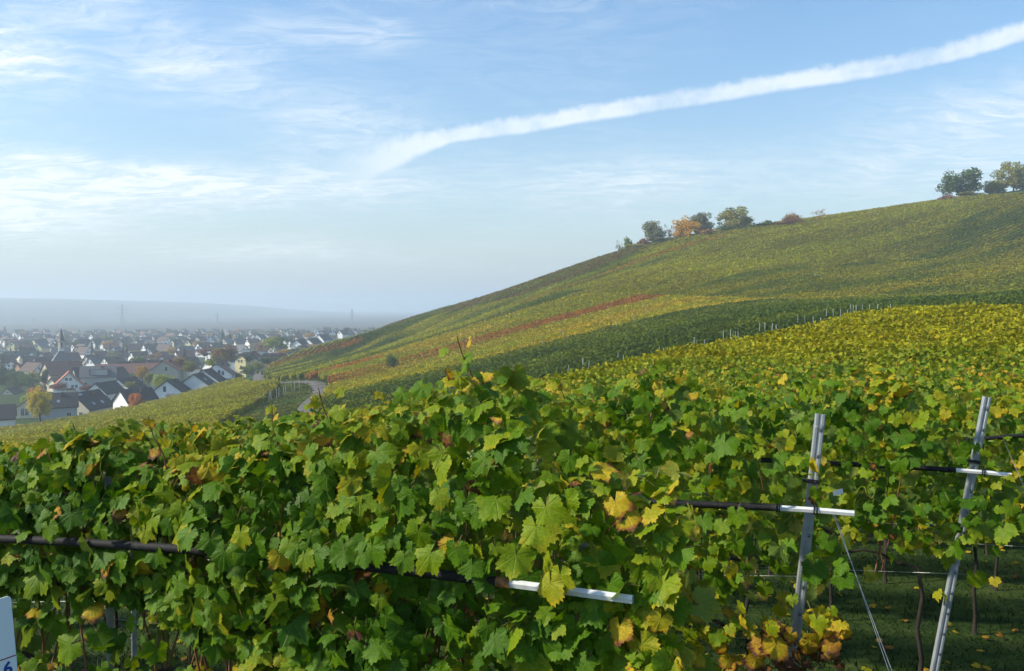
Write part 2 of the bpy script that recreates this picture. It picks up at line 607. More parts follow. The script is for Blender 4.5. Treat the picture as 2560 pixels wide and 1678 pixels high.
def scatter_tris(C, col, size, r, up_bias=0.3):
    """one bent leaf-clump triangle per centre; returns V, faces, colours"""
    n = len(C)
    nrm = r.normal(size=(n, 3))
    nrm[:, 2] = np.abs(nrm[:, 2]) + up_bias
    nrm /= np.linalg.norm(nrm, axis=1)[:, None]
    a = np.cross(nrm, r.normal(size=(n, 3)))
    a /= np.linalg.norm(a, axis=1)[:, None] + 1e-9
    b = np.cross(nrm, a)
    ang = r.uniform(0, 6.28, n)
    V = np.empty((n, 3, 3))
    for k in range(3):
        th = ang + k * 2.094 + r.uniform(-0.35, 0.35, n)
        rad = (size * r.uniform(0.45, 0.85, n))
        V[:, k] = C + a * (np.cos(th) * rad)[:, None] + b * (np.sin(th) * rad)[:, None]
    return V.reshape(-1, 3), np.arange(3 * n).reshape(n, 3), np.repeat(col, 3, axis=0)


def vnoise(x, y, scale, seed):
    """cheap smooth value noise for tints"""
    r = np.random.default_rng(seed)
    T = r.random((64, 64))
    u, v = x / scale, y / scale
    i, j = np.floor(u).astype(int), np.floor(v).astype(int)
    fu, fv = u - i, v - j
    fu, fv = fu * fu * (3 - 2 * fu), fv * fv * (3 - 2 * fv)
    g = lambda a, b: T[a % 64, b % 64]
    return (g(i, j) * (1 - fu) * (1 - fv) + g(i + 1, j) * fu * (1 - fv) + g(i, j + 1) * (1 - fu) * fv + g(i + 1, j + 1) * fu * fv)


PAL = {  # leaf colours of the parcels
    'dark': (0.085, 0.128, 0.010), 'green': (0.145, 0.180, 0.012), 'ygreen': (0.335, 0.325, 0.010), 'yellow': (0.450, 0.335, 0.016),
    'red': (0.380, 0.155, 0.024), 'orange': (0.400, 0.185, 0.022), 'olive': (0.275, 0.255, 0.012), 'brown': (0.190, 0.130, 0.036)}


def vine_rows(name, X, Y, TAN, COLR, label, per_m, size, step, hgt=(0.45, 1.95), half=0.30, group=None):
    """hedge rows along sample points X,Y (row tangent TAN), joined into one mass of foliage"""
    r = np.random.default_rng(abs(hash(name + label)) % 1000 if False else sum(map(ord, label)))
    Z = ground(X, Y)
    cnt = np.maximum(1, r.poisson(per_m * step, len(X))) if np.isscalar(per_m) else np.maximum(1, r.poisson(np.asarray(per_m) * step))
    ii = np.repeat(np.arange(len(X)), cnt)
    n = len(ii)
    al = r.uniform(-0.5, 0.5, n) * step * 1.3
    # envelope: sides and top
    top = 1 + 0.16 * (vnoise(X[ii] * 1.0, Y[ii] * 1.0, 1.7, 5) - 0.5) * 2
    h = hgt[0] + (hgt[1] - hgt[0]) * np.sqrt(r.random(n)) * top
    sd = r.choice([-1, 1], n) * half * (0.35 + 0.65 * r.random(n)) * (1.15 - 0.35 * (h / hgt[1]))
    C = np.stack([X[ii] + TAN[ii, 0] * al - TAN[ii, 1] * sd, Y[ii] + TAN[ii, 1] * al + TAN[ii, 0] * sd, Z[ii] + h], 1)
    lum = r.normal(1.0, 0.08, n)[:, None]
    col = np.clip(COLR[ii] * lum, 0.004, 0.9)
    hue = r.random(n)
    col[hue > 0.92] *= np.array([1.22, 1.04, 0.85])
    col[hue < 0.10] *= np.array([0.7, 0.9, 0.9])
    sz = size if np.isscalar(size) else np.asarray(size)[ii]
    V, Fc, Cc = scatter_tris(C, col, sz, r)
    # inner leaf mass: short hedge blocks
    sel = np.arange(0, len(X), 1)
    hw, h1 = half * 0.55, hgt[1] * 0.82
    tx, ty = TAN[sel, 0], TAN[sel, 1]
    base = []
    L = step * 0.62
    for (la, sb, hh) in [(-L, -hw, hgt[0] + .1), (L, -hw, hgt[0] + .1), (L, hw, hgt[0] + .1), (-L, hw, hgt[0] + .1), (-L, -hw * .6, h1), (L, -hw * .6, h1), (L, hw * .6, h1), (-L, hw * .6, h1)]:
        base.append(np.stack([X[sel] + tx * la - ty * sb, Y[sel] + ty * la + tx * sb, Z[sel] + hh], 1))
    B = np.stack(base, 1).reshape(-1, 3)
    o = np.arange(len(sel))[:, None] * 8 + len(V)
    q = np.concatenate([o + np.array(f) for f in ([0, 1, 5, 4], [2, 3, 7, 6], [4, 5, 6, 7], [0, 4, 7, 3], [1, 2, 6, 5])])
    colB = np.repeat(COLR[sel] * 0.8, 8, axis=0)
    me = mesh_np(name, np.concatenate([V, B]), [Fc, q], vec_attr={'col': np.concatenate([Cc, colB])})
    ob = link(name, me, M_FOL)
    tag(ob, label, 'vineyard', group, 'stuff')
    return ob


# rows on the big slope are level lines of R(s, r);  s = .8x+.6y along the rows, r = -.6x+.8y across
rc = [(68, 137, 130), (77, 136, 130), (92, 129, 130), (108, 124, 130), (124, 126, 130), (139, 128, 130), (159, 129, 130),
      (95, 195, 183), (108, 191, 183), (120, 186, 183), (138, 172, 183), (149, 169, 183), (160, 165, 183),
      (95, 211, 211), (112, 215, 211), (126, 228, 224), (146, 228, 224), (174, 217, 224), (192, 245, 243), (215, 237, 243), (250, 243, 243), (266, 244, 243),
      (212, 297, 275), (218, 272, 272), (250, 270, 272), (280, 152, 152), (344, 187, 187), (286, 129, 129), (189, 86, 88), (265, 187, 187), (211, 149, 150),
      (70, 95, 95), (150, 84, 90), (128, 315, 330), (160, 352, 330), (191, 390, 330), (217, 337, 312), (60, 300, 300), (0, 260, 260), (0, 150, 150), (-60, 250, 250), (350, 100, 100), (400, 200, 200), (300, 300, 300), (-60, 120, 120)]
RX, RW = tps_fit(np.array([(a, b, c) for a, b, c in rc], float), 2e-2)


def Rval(s, r_):
    q = np.stack([s.ravel(), r_.ravel()], 1) / 100.0
    r2 = ((q[:, None] - RX[None]) ** 2).sum(-1)
    return ((0.5 * r2 * np.log(r2 + 1e-12)) @ RW[:-3] + RW[-3] + q @ RW[-2:]).reshape(s.shape)


sg = np.arange(-90, 420, 5.0)
rg = np.arange(30, 460, 2.0)
SS, RR = np.meshgrid(sg, rg)
RV = np.maximum.accumulate(Rval(SS, RR), axis=0) + 1e-4 * np.arange(len(rg))[:, None]
road_r = -0.6 * road_x + 0.8 * road_y
road_s = 0.8 * road_x + 0.6 * road_y
STEP = 1.0
rowX, rowY, rowR, rowS, rowT = [], [], [], [], []
for Rk in np.arange(58, 352, 2.05):
    rr = np.array([np.interp(Rk, RV[:, j], rg) for j in range(len(sg))])
    s_ = np.arange(-88, 415, STEP)
    r_ = np.interp(s_, sg, rr)
    for _ in range(3):
        r_[2:-2] = (r_[:-4] + r_[1:-3] + r_[2:-2] + r_[3:-1] + r_[4:]) / 5
    x, y = 0.8 * s_ - 0.6 * r_, 0.6 * s_ + 0.8 * r_
    tx, ty = np.gradient(x), np.gradient(y)
    l_ = np.hypot(tx, ty)
    rowX.append(x); rowY.append(y); rowS.append(s_); rowR.append(np.full(len(s_), Rk)); rowT.append(np.stack([tx / l_, ty / l_], 1))
rowX, rowY, rowR, rowS, rowT = map(np.concatenate, (rowX, rowY, rowR, rowS, rowT))
# keep what can be seen, keep off the road and its grass verge
k = rowX / np.maximum(rowY, 1)
keep = (rowY > 60) & (np.abs(k) < 0.66) & (np.hypot(rowX, rowY) > 73)
rowX, rowY, rowR, rowS, rowT = (a[keep] for a in (rowX, rowY, rowR, rowS, rowT))
keep = visible(rowX, rowY, ground(rowX, rowY) + 2.0, 2.5, 0.8)
rd = np.min(np.hypot(rowX[:, None] - road_x[None, ::2], rowY[:, None] - road_y[None, ::2]), axis=1)
jn = np.argmin(np.hypot(rowX[:, None] - road_x[None, ::2], rowY[:, None] - road_y[None, ::2]), axis=1)
left_of_road = rowX < road_x[::2][jn]
verge = np.where(left_of_road, np.interp(rowY, [100, 190, 215, 235, 300, 360], [13, 11, 9, 5, 6, 6]), 3.6)
keep &= rd > verge
rowL = left_of_road & (rowY < 330)
h_edge = np.interp(rowX, [-200, -144, -99, -60], [248, 246, 300, 330])
keep &= ~(rowL & (rowY > h_edge))
keep &= ~(left_of_road & (rowY >= 330))
rowX, rowY, rowR, rowS, rowT, rowL = (a[keep] for a in (rowX, rowY, rowR, rowS, rowT, rowL))
rowD = np.hypot(rowX, rowY)


def tint(pal, mask, seed, mixpal=None, amt=0.5, scale=(14, 5)):
    c = np.tile(np.array(PAL[pal]), (mask.sum(), 1))
    if mixpal:
        nz = vnoise(rowS[mask], rowR[mask] * scale[0] / scale[1], scale[0], seed)
        f = np.clip((nz - 0.5) * 2.4 + amt, 0, 1)[:, None]
        c = c * (1 - f) + np.array(PAL[mixpal]) * f
    fine_ = vnoise(rowX[mask], rowY[mask], 3.0, seed + 9)
    rowi = np.round(rowR[mask] / 2.05).astype(int)
    rowf = np.random.default_rng(5).normal(1.0, 0.07, 4000)[rowi]          # tone differs at random from row to row, so row lines read
    c = c * np.stack([rowf, 0.5 + 0.5 * rowf, np.ones_like(rowf)], 1)
    return c * (0.86 + 0.28 * fine_)[:, None]


R_, S_ = rowR, rowS
wob = (vnoise(rowS, rowR, 18, 3) - 0.5) * 5
hill_ = ~rowL
parcels = [
    ('dark green band of vines along the foot of the slope', hill_ & (R_ < 129) & (S_ < 168 + wob), 'dark', 'green', 0.25),
    ('golden yellow band of vines above the dark green band', hill_ & (R_ >= 129) & (R_ < 176 + 0.3 * wob) & (S_ < 172), 'yellow', 'ygreen', 0.62),
    ('long rust red stripe of vines across the middle of the slope', hill_ & (R_ >= 176 + 0.3 * wob) & (R_ < 189 + 0.2 * wob) & (S_ < 172), 'red', 'ygreen', -0.25),
    ('short orange red strip of vines starting at the road bend', hill_ & (R_ >= 206) & (R_ < 216) & (S_ < 116), 'red', 'orange', 0.35),
    ('yellow green band of vines around the lone bush', hill_ & (R_ >= 189) & (R_ < 219) & (S_ < 178), 'ygreen', 'yellow', 0.35),
    ('darker green band of vines below the upper yellow green slope', hill_ & (R_ >= 219) & (R_ < 228) & (S_ < 190), 'green', 'dark', 0.4),
    ('thin orange line of vines climbing to the orange hilltop tree', hill_ & (R_ >= 240) & (R_ < 245.5) & (S_ >= 186) & (S_ < 290), 'orange', 'olive', 0.5),
    ('upper yellow green band of vines on the left flank of the hill', hill_ & (R_ >= 228) & (R_ < 262) & (S_ < 260), 'ygreen', 'green', 0.35),
    ('orange brown strip of vines beside the upper road', hill_ & (np.abs(rowY - 351 - 0.15 * (rowX + 80)) < 7 + 0.3 * wob) & (rowX < -58 + wob), 'orange', 'brown', 0.2),
    ('purplish brown vines along the skyline below the hilltop trees', hill_ & (R_ >= 262) & (S_ >= 205), 'brown', 'green', 0.35),
    ('mixed green and yellow vines on the far nose of the hill', hill_ & (R_ >= 262), 'ygreen', 'dark', 0.4),
    ('olive and green vines covering the right half of the slope', hill_ & (R_ < 175), 'olive', 'green', 0.30),
    ('sunlit yellow green vines high on the right half of the hill', hill_, 'ygreen', 'olive', 0.5),
    ('olive green vineyard in the hollow between the road and the houses', rowL, 'ygreen', 'olive', 0.45)]
used = np.zeros(len(rowX), bool)
for i, (label, mk, p1, p2, amt) in enumerate(parcels):
    mk = mk & ~used
    used |= mk
    if not mk.any():
        continue
    D = rowD[mk]
    per = np.interp(D, [90, 160, 260, 420], [40, 29, 20, 15])
    sz = np.interp(D, [90, 160, 260, 420], [0.26, 0.33, 0.42, 0.52])
    vine_rows('vineyard_parcel', rowX[mk], rowY[mk], rowT[mk], tint(p1, mk, 20 + i, p2, amt, (26, 7)), label, per, sz, STEP, group='vineyard parcels on the hillside')
print('hill row metres', len(rowX))

# ---------------------------------------------------------------- vine leaves
def mat_leaf():
    m, nt, b, o = new_mat('vine_leaf')
    lp = nt.node('ShaderNodeAttribute', attribute_name='lp').outputs['Vector']
    x, y, age0 = nt.sep(lp)
    oi = nt.node('ShaderNodeObjectInfo')
    cr = nt.sep(oi.outputs['Color'])
    age = nt.m('ADD', age0, cr[0])
    seedv = nt.m('MULTIPLY', age, 173.0)
    pv_ = nt.comb(x, y, seedv)
    ax = nt.m('ABSOLUTE', x)
    n1 = nt.noise(pv_, 3.2, 4, 0.6)
    n2 = nt.noise(pv_, 9.0, 3, 0.6)
    rad = nt.m('SQRT', nt.m('ADD', nt.m('MULTIPLY', x, x), nt.m('MULTIPLY', y, y)))
    edge = nt.smooth(rad, 0.45, 1.0)
    # the rim and patches between the veins turn first
    turn = nt.m('ADD', nt.m('MULTIPLY', edge, nt.m('MULTIPLY', age, 0.35)), nt.m('MULTIPLY', nt.m('SUBTRACT', n1, 0.5), 0.32))
    a2 = nt.m('ADD', age, turn, clamp=True)
    col = nt.ramp(a2, [(0.0, (0.036, 0.108, 0.004)), (0.28, (0.084, 0.180, 0.004)), (0.48, (0.175, 0.245, 0.005)), (0.64, (0.30, 0.285, 0.012)),
                       (0.78, (0.50, 0.36, 0.016)), (0.88, (0.36, 0.17, 0.022)), (0.96, (0.15, 0.060, 0.022)), (1.0, (0.085, 0.038, 0.020))])
    veins = None
    for ang in (0.0, 0.90, 1.95):
        d_ = nt.m('ABSOLUTE', nt.m('SUBTRACT', nt.m('MULTIPLY', ax, math.cos(ang)), nt.m('MULTIPLY', y, math.sin(ang))))
        fwd = nt.m('ADD', nt.m('MULTIPLY', ax, math.sin(ang)), nt.m('MULTIPLY', y, math.cos(ang)))
        v_ = nt.m('MULTIPLY', nt.smooth(d_, 0.035, 0.008), nt.smooth(fwd, 0.0, 0.08))
        veins = v_ if veins is None else nt.m('MAXIMUM', veins, v_)
    col = nt.mix(nt.m('MULTIPLY', veins, 0.16), col, (0.30, 0.32, 0.08))
    col = nt.mix(1.0, col, nt.ramp(n2, [(0.3, (0.78, 0.78, 0.78)), (0.7, (1.2, 1.2, 1.2))]), 'MULTIPLY')
    petiole = nt.smooth(y, -0.62, -0.66)          # stalk lies below the blade in leaf coordinates
    col = nt.mix(petiole, col, (0.20, 0.10, 0.035))
    geo = nt.node('ShaderNodeNewGeometry')
    under = nt.mix(0.45, col, (0.20, 0.25, 0.09))
    col = nt.mix(nt.m('MULTIPLY', geo.outputs['Backfacing'], 0.8), col, under)
    nt.l.new(col, b.inputs['Base Color'])
    b.inputs['Roughness'].default_value = 0.50
    b.inputs['Specular IOR Level'].default_value = 0.15
    bp = nt.node('ShaderNodeBump')
    bp.inputs['Strength'].default_value = 0.5
    bp.inputs['Distance'].default_value = 0.004
    hgt_ = nt.m('ADD', nt.m('MULTIPLY', veins, -0.8), nt.m('MULTIPLY', n2, 1.4))
    nt.l.new(hgt_, bp.inputs['Height'])
    nt.l.new(bp.outputs[0], b.inputs['Normal'])
    tr = nt.node('ShaderNodeBsdfTranslucent')
    nt.l.new(nt.mix(1.0, col, (1.5, 1.35, 0.55), 'MULTIPLY'), tr.inputs[0])
    mx = nt.node('ShaderNodeMixShader')
    mx.inputs[0].default_value = 0.32
    nt.l.new(b.outputs[0], mx.inputs[1])
    nt.l.new(tr.outputs[0], mx.inputs[2])
    nt.l.new(mx.outputs[0], o.inputs[0])
    return m


M_LEAF = mat_leaf()


def leaf_shape(n, seed, serr=0.09, stalk=True):
    """lobed, toothed vine leaf lying in XY, tip along +Y, stalk joint at origin; ~1 unit wide. returns V, tris, lp"""
    r = np.random.default_rng(seed)
    lobes = [(0.0, 0.42, 0.36), (0.98, 0.34, 0.34), (-0.98, 0.34, 0.34), (1.95, 0.17, 0.36), (-1.95, 0.17, 0.36)]
    lobes = [(a + r.normal(0, 0.06), h * r.uniform(0.55, 1.2), w_ * r.uniform(0.9, 1.3)) for a, h, w_ in lobes]
    th = np.linspace(-2.80, 2.80, n) + r.normal(0, 0.015, n)
    rad = 0.60 - 0.06 * np.abs(th) / 2.8
    for a, h, w_ in lobes:
        rad = rad + h * np.exp(-((th - a) / w_) ** 2)
    rad *= 1 + serr * np.where(np.arange(n) % 2 == 0, 1, -1) * r.uniform(0.5, 1.3, n)
    x, y = np.sin(th) * rad, np.cos(th) * rad
    cup = r.uniform(0.15, 0.42)
    droop = r.uniform(0.15, 0.60)
    fold = r.uniform(0.05, 0.38)
    z = cup * 0.4 * np.cos(3 * th + r.uniform(0, 6)) * rad - droop * np.clip(y, 0, None) ** 2 - fold * np.abs(x) + 0.05 * np.sin(2 * th + r.uniform(0, 6)) + 0.035 * np.sin(6 * th + r.uniform(0, 6)) + r.normal(0, 0.012, n)
    V = [(0, 0, 0)] + list(zip(x, y, z))
    T = [(0, i + 1, i) for i in range(1, n)]
    L = [(0, 0)] + list(zip(x, y))
    if stalk:
        b0 = len(V)
        V += [(-0.022, 0.0, -0.01), (0.022, 0.0, -0.01), (0.02, -0.45, -0.28), (-0.02, -0.45, -0.28), (0.018, -0.72, -0.62), (-0.018, -0.72, -0.62)]
        T += [(b0, b0 + 1, b0 + 2), (b0, b0 + 2, b0 + 3), (b0 + 3, b0 + 2, b0 + 4), (b0 + 3, b0 + 4, b0 + 5)]
        L += [(0, -0.9)] * 6
    return np.array(V, float) * 0.5, np.array(T), np.array(L, float)


LEAF_HI = [leaf_shape(44, 100 + i, 0.07) for i in range(9)]
LEAF_MID = [leaf_shape(22, 200 + i, 0.10) for i in range(5)]
LEAF_LOW = [leaf_shape(11, 300 + i, 0.06, False) for i in range(4)]
LEAF_MESH = []
for i, (V, T, L) in enumerate(LEAF_HI):
    me = mesh_np('vine_leaf', V, T, smooth=True, vec_attr={'lp': np.concatenate([L, np.zeros((len(L), 1))], 1)})
    me.materials.append(M_LEAF)
    LEAF_MESH.append(me)
LEAF_MESH_MID = []
for i, (V, T, L) in enumerate(LEAF_MID):
    me = mesh_np('vine_leaf_mid', V, T, smooth=True, vec_attr={'lp': np.concatenate([L, np.zeros((len(L), 1))], 1)})
    me.materials.append(M_LEAF)
    LEAF_MESH_MID.append(me)


def frames(nrm, tip):
    """rotation matrices with Z along nrm and Y roughly along tip"""
    zc = nrm / np.linalg.norm(nrm, axis=1)[:, None]
    yc = tip - (tip * zc).sum(1)[:, None] * zc
    yc /= np.linalg.norm(yc, axis=1)[:, None] + 1e-9
    xc = np.cross(yc, zc)
    return np.stack([xc, yc, zc], 2)


def bulk_leaves(shapes, C, Rm, S, age, r):
    VV, FF, LL = [], [], []
    base = 0
    pick = r.integers(0, len(shapes), len(C))
    for k, (V, T, L) in enumerate(shapes):
        s_ = pick == k
        n = s_.sum()
        if not n:
            continue
        W = np.einsum('nij,vj->nvi', Rm[s_] * S[s_][:, None, None], V) + C[s_][:, None, :]
        VV.append(W.reshape(-1, 3))
        FF.append((T[None] + (np.arange(n) * len(V))[:, None, None] + base).reshape(-1, 3))
        lp = np.empty((n, len(V), 3))
        lp[:, :, :2] = L[None]
        lp[:, :, 2] = age[s_][:, None]
        LL.append(lp.reshape(-1, 3))
        base += n * len(V)
    return np.concatenate(VV), np.concatenate(FF), np.concatenate(LL)


# ---------------------------------------------------------------- the rows in front
WDIR = np.array([-0.934, 0.358, 0.0])
WDIR /= np.linalg.norm(WDIR)
NDIR = np.array([WDIR[1], -WDIR[0], 0.0])          # away from the camera, across the rows (x>0,y>0)


def row_end(k):
    if k <= 2:
        return np.array([(0.355, 3.75), (1.76, 5.20), (3.50, 6.70)][k])
    return np.array([3.50 + 1.57 * (k - 2), 6.70 + 1.475 * (k - 2)])


def row_pt(k, t, b=0.0, h=0.0):
    e = row_end(k)
    t, b, h = np.broadcast_arrays(np.asarray(t, float), np.asarray(b, float), np.asarray(h, float))
    x = e[0] + WDIR[0] * t + NDIR[0] * b
    y = e[1] + WDIR[1] * t + NDIR[1] * b
    xc, yc_ = e[0] + WDIR[0] * t, e[1] + WDIR[1] * t
    return np.stack([x, y, ground(xc, yc_) + h], -1)


bark = mat_plain('vine_bark', (0.026, 0.019, 0.014), 0.9, 0.4, 30.0, bump=0.8)
cane_mat = mat_plain('vine_cane', (0.19, 0.075, 0.030), 0.65, 0.35, 25.0)

ROW_WORDS = ['nearest', 'second', 'third', 'fourth', 'fifth', 'sixth', 'seventh', 'eighth', 'ninth', 'tenth', 'eleventh', 'twelfth']


def top_of(k, t):
    """foliage top above the ground"""
    if k == 0:
        h = np.interp(t, [-0.45, -0.1, 0.35, 0.75, 1.2, 1.9, 2.8, 4.0, 8], [2.12, 2.27, 2.50, 2.53, 2.40, 2.27, 2.20, 2.13, 2.1])
    elif k <= 2:
        h = np.interp(t, [-0.35, 0.1, 0.5, 0.9, 2.5, 4, 8], [1.75, 2.02, 2.38, 2.52, 2.46, 2.34, 2.25])
    else:
        h = np.full_like(t, 2.33)
    return h + 0.13 * (vnoise(t * 1.0, np.full_like(t, k * 7.3), 0.45, 11) - 0.5) * 2


def bottom_of(k, t):
    if k == 0:
        return np.interp(t, [-0.5, 1.3, 1.75, 2.2, 8], [0.72, 0.80, 1.15, 1.42, 1.40])
    if k == 1:
        return np.interp(t, [-0.5, 0.2, 1.5, 3.0, 4.0, 9], [0.70, 0.55, 0.65, 0.95, 1.35, 1.35])
    if k == 2:
        return np.interp(t, [-0.5, 0.3, 1.5, 4, 6, 9], [1.15, 1.08, 1.0, 1.0, 1.3, 1.3])
    return np.full_like(t, 0.95)


def age_of(k, t, h, top, r):
    n = len(t)
    rel = h / top
    a = r.beta(2.0, 3.2, n) * 0.66
    a += 0.16 * (vnoise(t, h + k * 3.1, 0.5, 31) - 0.5) * 2
    a += np.clip((rel - 0.84) / 0.16, 0, 1) * 0.19                       # yellower leaves towards the crown
    a += np.clip((1.25 - h) / 0.6, 0, 1) * 0.16                          # old leaves low down
    if k == 0:
        a -= 0.03
        a -= 0.07 * np.clip((t - 0.2) / 1.0, 0, 1) * np.clip((0.9 - rel) / 0.2, 0, 1)
        a += 0.12 * np.clip((0.25 - t) / 0.5, 0, 1)
    elif k <= 2:
        a += 0.18 * np.clip((1.1 - t) / 1.2, 0, 1) * (0.1 + np.clip((1.5 - h) / 0.7, 0, 1))
        a += 0.04
        if k == 1:
            a += 0.36 * np.clip((0.75 - t) / 0.5, 0, 1) * np.clip((1.25 - h) / 0.35, 0, 1)
    else:
        a += 0.03 + 0.007 * k
    odd = r.random(n) - (0.045 if k >= 3 else 0.0)
    a = np.where(odd > 0.968, r.uniform(0.84, 1.0, n), a)                # dry brown ones
    a = np.where((odd > 0.95) & (odd <= 0.968), r.uniform(0.66, 0.80, n), a)
    return np.clip(a, 0.02, 1.0)


def make_row(k, t0, t1, dens, sizes, n_single, shapes, lod):
    r = np.random.default_rng(500 + k)
    o = row_pt(k, 0.0 if k <= 2 else 0.5 * (t0 + t1))
    root = empty('grapevine_row', tuple(o))
    n = int(dens * (t1 - t0))
    t = r.uniform(t0, t1, n)
    top, bot = top_of(k, t), bottom_of(k, t)
    u = r.random(n)
    h = bot + (top - bot) * u ** 0.82
    sparse = (r.random(n) < (np.where(t < 1.8, 0.16, 0.075) if k == 0 else 0.05))                 # stragglers under the canopy
    h = np.where(sparse, r.uniform(0.75 if k else 0.95, 1.5, n), h)
    rel = np.clip((h - bot) / (top - bot), 0, 1)
    half = 0.13 + 0.17 * np.sin(np.clip(rel, 0, 1) * math.pi * 0.92 + 0.15) + 0.03 * vnoise(t, h, 0.35, 77)
    side = r.choice([-1.0, 1.0], n, p=[0.66, 0.34])
    depth = 1 - 0.75 * r.random(n) ** 2.2
    bb = side * half * depth
    P = row_pt(k, t, bb, h)
    out_ = side[:, None] * NDIR[None]
    topness = np.clip((rel - 0.80) / 0.2, 0, 1)[:, None]
    nrm = out_ * (1 - 0.55 * topness) + np.array([0, 0, 1.0]) * (0.42 + 0.6 * topness) + r.normal(size=(n, 3)) * 0.52
    tip = np.array([0, 0, -1.0]) + out_ * 0.35 + r.normal(size=(n, 3)) * 0.42 + topness * r.normal(size=(n, 3)) * 0.5
    Rm = frames(nrm, tip)
    S = (sizes[0] * np.exp(r.normal(-0.03, 0.27, n))).clip(sizes[0] * 0.45, sizes[0] * 1.65)
    S = S * np.where(rel > 0.9, 0.8, 1.0)
    age = age_of(k, t, h, top, r)
    S = np.where(age > 0.85, S * 0.7, S)
    if k == 0:                                                          # the net tube lies bare at the far left
        qx, qy, _ = project(P)
        drop = (side < 0) & (qx < 500) & (np.abs(qy + 14 - np.interp(qx, [-400, 87, 513], [1342, 1349, 1376])) < 30) & (bb < -0.12) & (r.random(n) < 0.9)
        P, Rm, S, age, side, depth, rel, t, h = (q_[~drop] for q_ in (P, Rm, S, age, side, depth, rel, t, h))
        n = len(P)
    if k == 0:                                                          # the foot of the first end post shows
        drop = (bb[: len(t)] < 0.03 if len(bb) == len(t) else side < 0) & (t < 0.36) & (t > -0.32) & (h < 1.42) & (r.random(n) < 0.88)
        P, Rm, S, age, side, depth, rel = (q_[~drop] for q_ in (P, Rm, S, age, side, depth, rel))
        n = len(P)
    if k in (1, 2):                                                     # the end posts stand free on the camera side
        drop = (side < 0) & (t < 0.34) & (t > -0.4) & (r.random(n) < 0.72) & (h > 1.15)
        drop |= (side < 0) & (t < 1.6) & (np.abs(h - 1.65) < 0.10) & (r.random(n) < 0.75)
        P, Rm, S, age, side, depth, rel = (q_[~drop] for q_ in (P, Rm, S, age, side, depth, rel))
        n = len(P)
    # the leaves one can pick out: front of the wall and crown, in view, largest
    px, py, dep = project(P)
    front = ((side < 0) & (depth > 0.72)) | (rel > 0.86)
    inview = (px > -60) & (px < 2620) & (py < 1720)
    score = np.where(front & inview, S / dep * r.uniform(0.8, 1.2, n), -1)
    order = np.argsort(-score)
    single = order[:n_single]
    single = single[score[single] > 0]
    msk = np.ones(n, bool)
    msk[single] = False
    V, Fc, L = bulk_leaves(shapes, P[msk] - o, Rm[msk], S[msk], age[msk], r)
    fo = link('foliage', mesh_np('foliage', V, Fc, smooth=True, vec_attr={'lp': L}), M_LEAF, root)
    fo['kind'] = 'stuff'
    fo.color = (0, 0, 0, 1)
    meshes = LEAF_MESH if lod == 0 else LEAF_MESH_MID
    for i in single:
        lo = bpy.data.objects.new('leaf', meshes[int(r.integers(0, len(meshes)))])
        COL.objects.link(lo)
        lo.parent = root
        M4 = np.eye(4)
        M4[:3, :3] = Rm[i] * S[i]
        M4[:3, 3] = P[i] - o
        lo.matrix_local = Matrix(M4.tolist())
        lo.color = (float(age[i]), 0, 0, 1)
    return root, o, r


def add_wood(k, root, o, r, t0, t1, canes_per_m, spacing=1.25, trunk=True):
    if trunk:
        t = t0
        while t < t1:
            b = 0.02
            p = [row_pt(k, t + 0.018 * math.sin(3 * j + k) * (j > 0), b + 0.015 * math.cos(2 * j + t), 0.24 * j - 0.05) - o for j in range(5)]
            p.append(row_pt(k, t + 0.14, b, 0.93) - o)
            MB().tube(p, [0.024, 0.018, 0.016, 0.017, 0.014, 0.010], 7).build('trunk', bark, root, True)
            q = [row_pt(k, t + 0.14 + 0.55 * j / 4, 0.03, 0.93 + 0.10 * math.sin(j / 4 * 3.1)) - o for j in range(5)]
            MB().tube(q, [0.014, 0.012, 0.011, 0.010, 0.008], 6).build('bow_cane', bark, root, True)
            t += spacing + r.uniform(-0.08, 0.08)
    nc = int(canes_per_m * (t1 - t0))
    for _ in range(nc):
        t = r.uniform(t0, t1)
        lean, lb = r.normal(0, 0.22), r.normal(0, 0.10)
        hh = r.uniform(1.55, 2.2)
        b0 = r.uniform(-0.12, 0.08)
        pts_ = [row_pt(k, t + lean * s_ + 0.02 * math.sin(9 * s_ + t), b0 + lb * s_, 0.85 + (hh - 0.85) * s_) - o for s_ in (0, 0.3, 0.6, 1.0)]
        MB().tube(pts_, [0.0062, 0.0055, 0.005, 0.003], 5).build('cane', cane_mat, root, True)


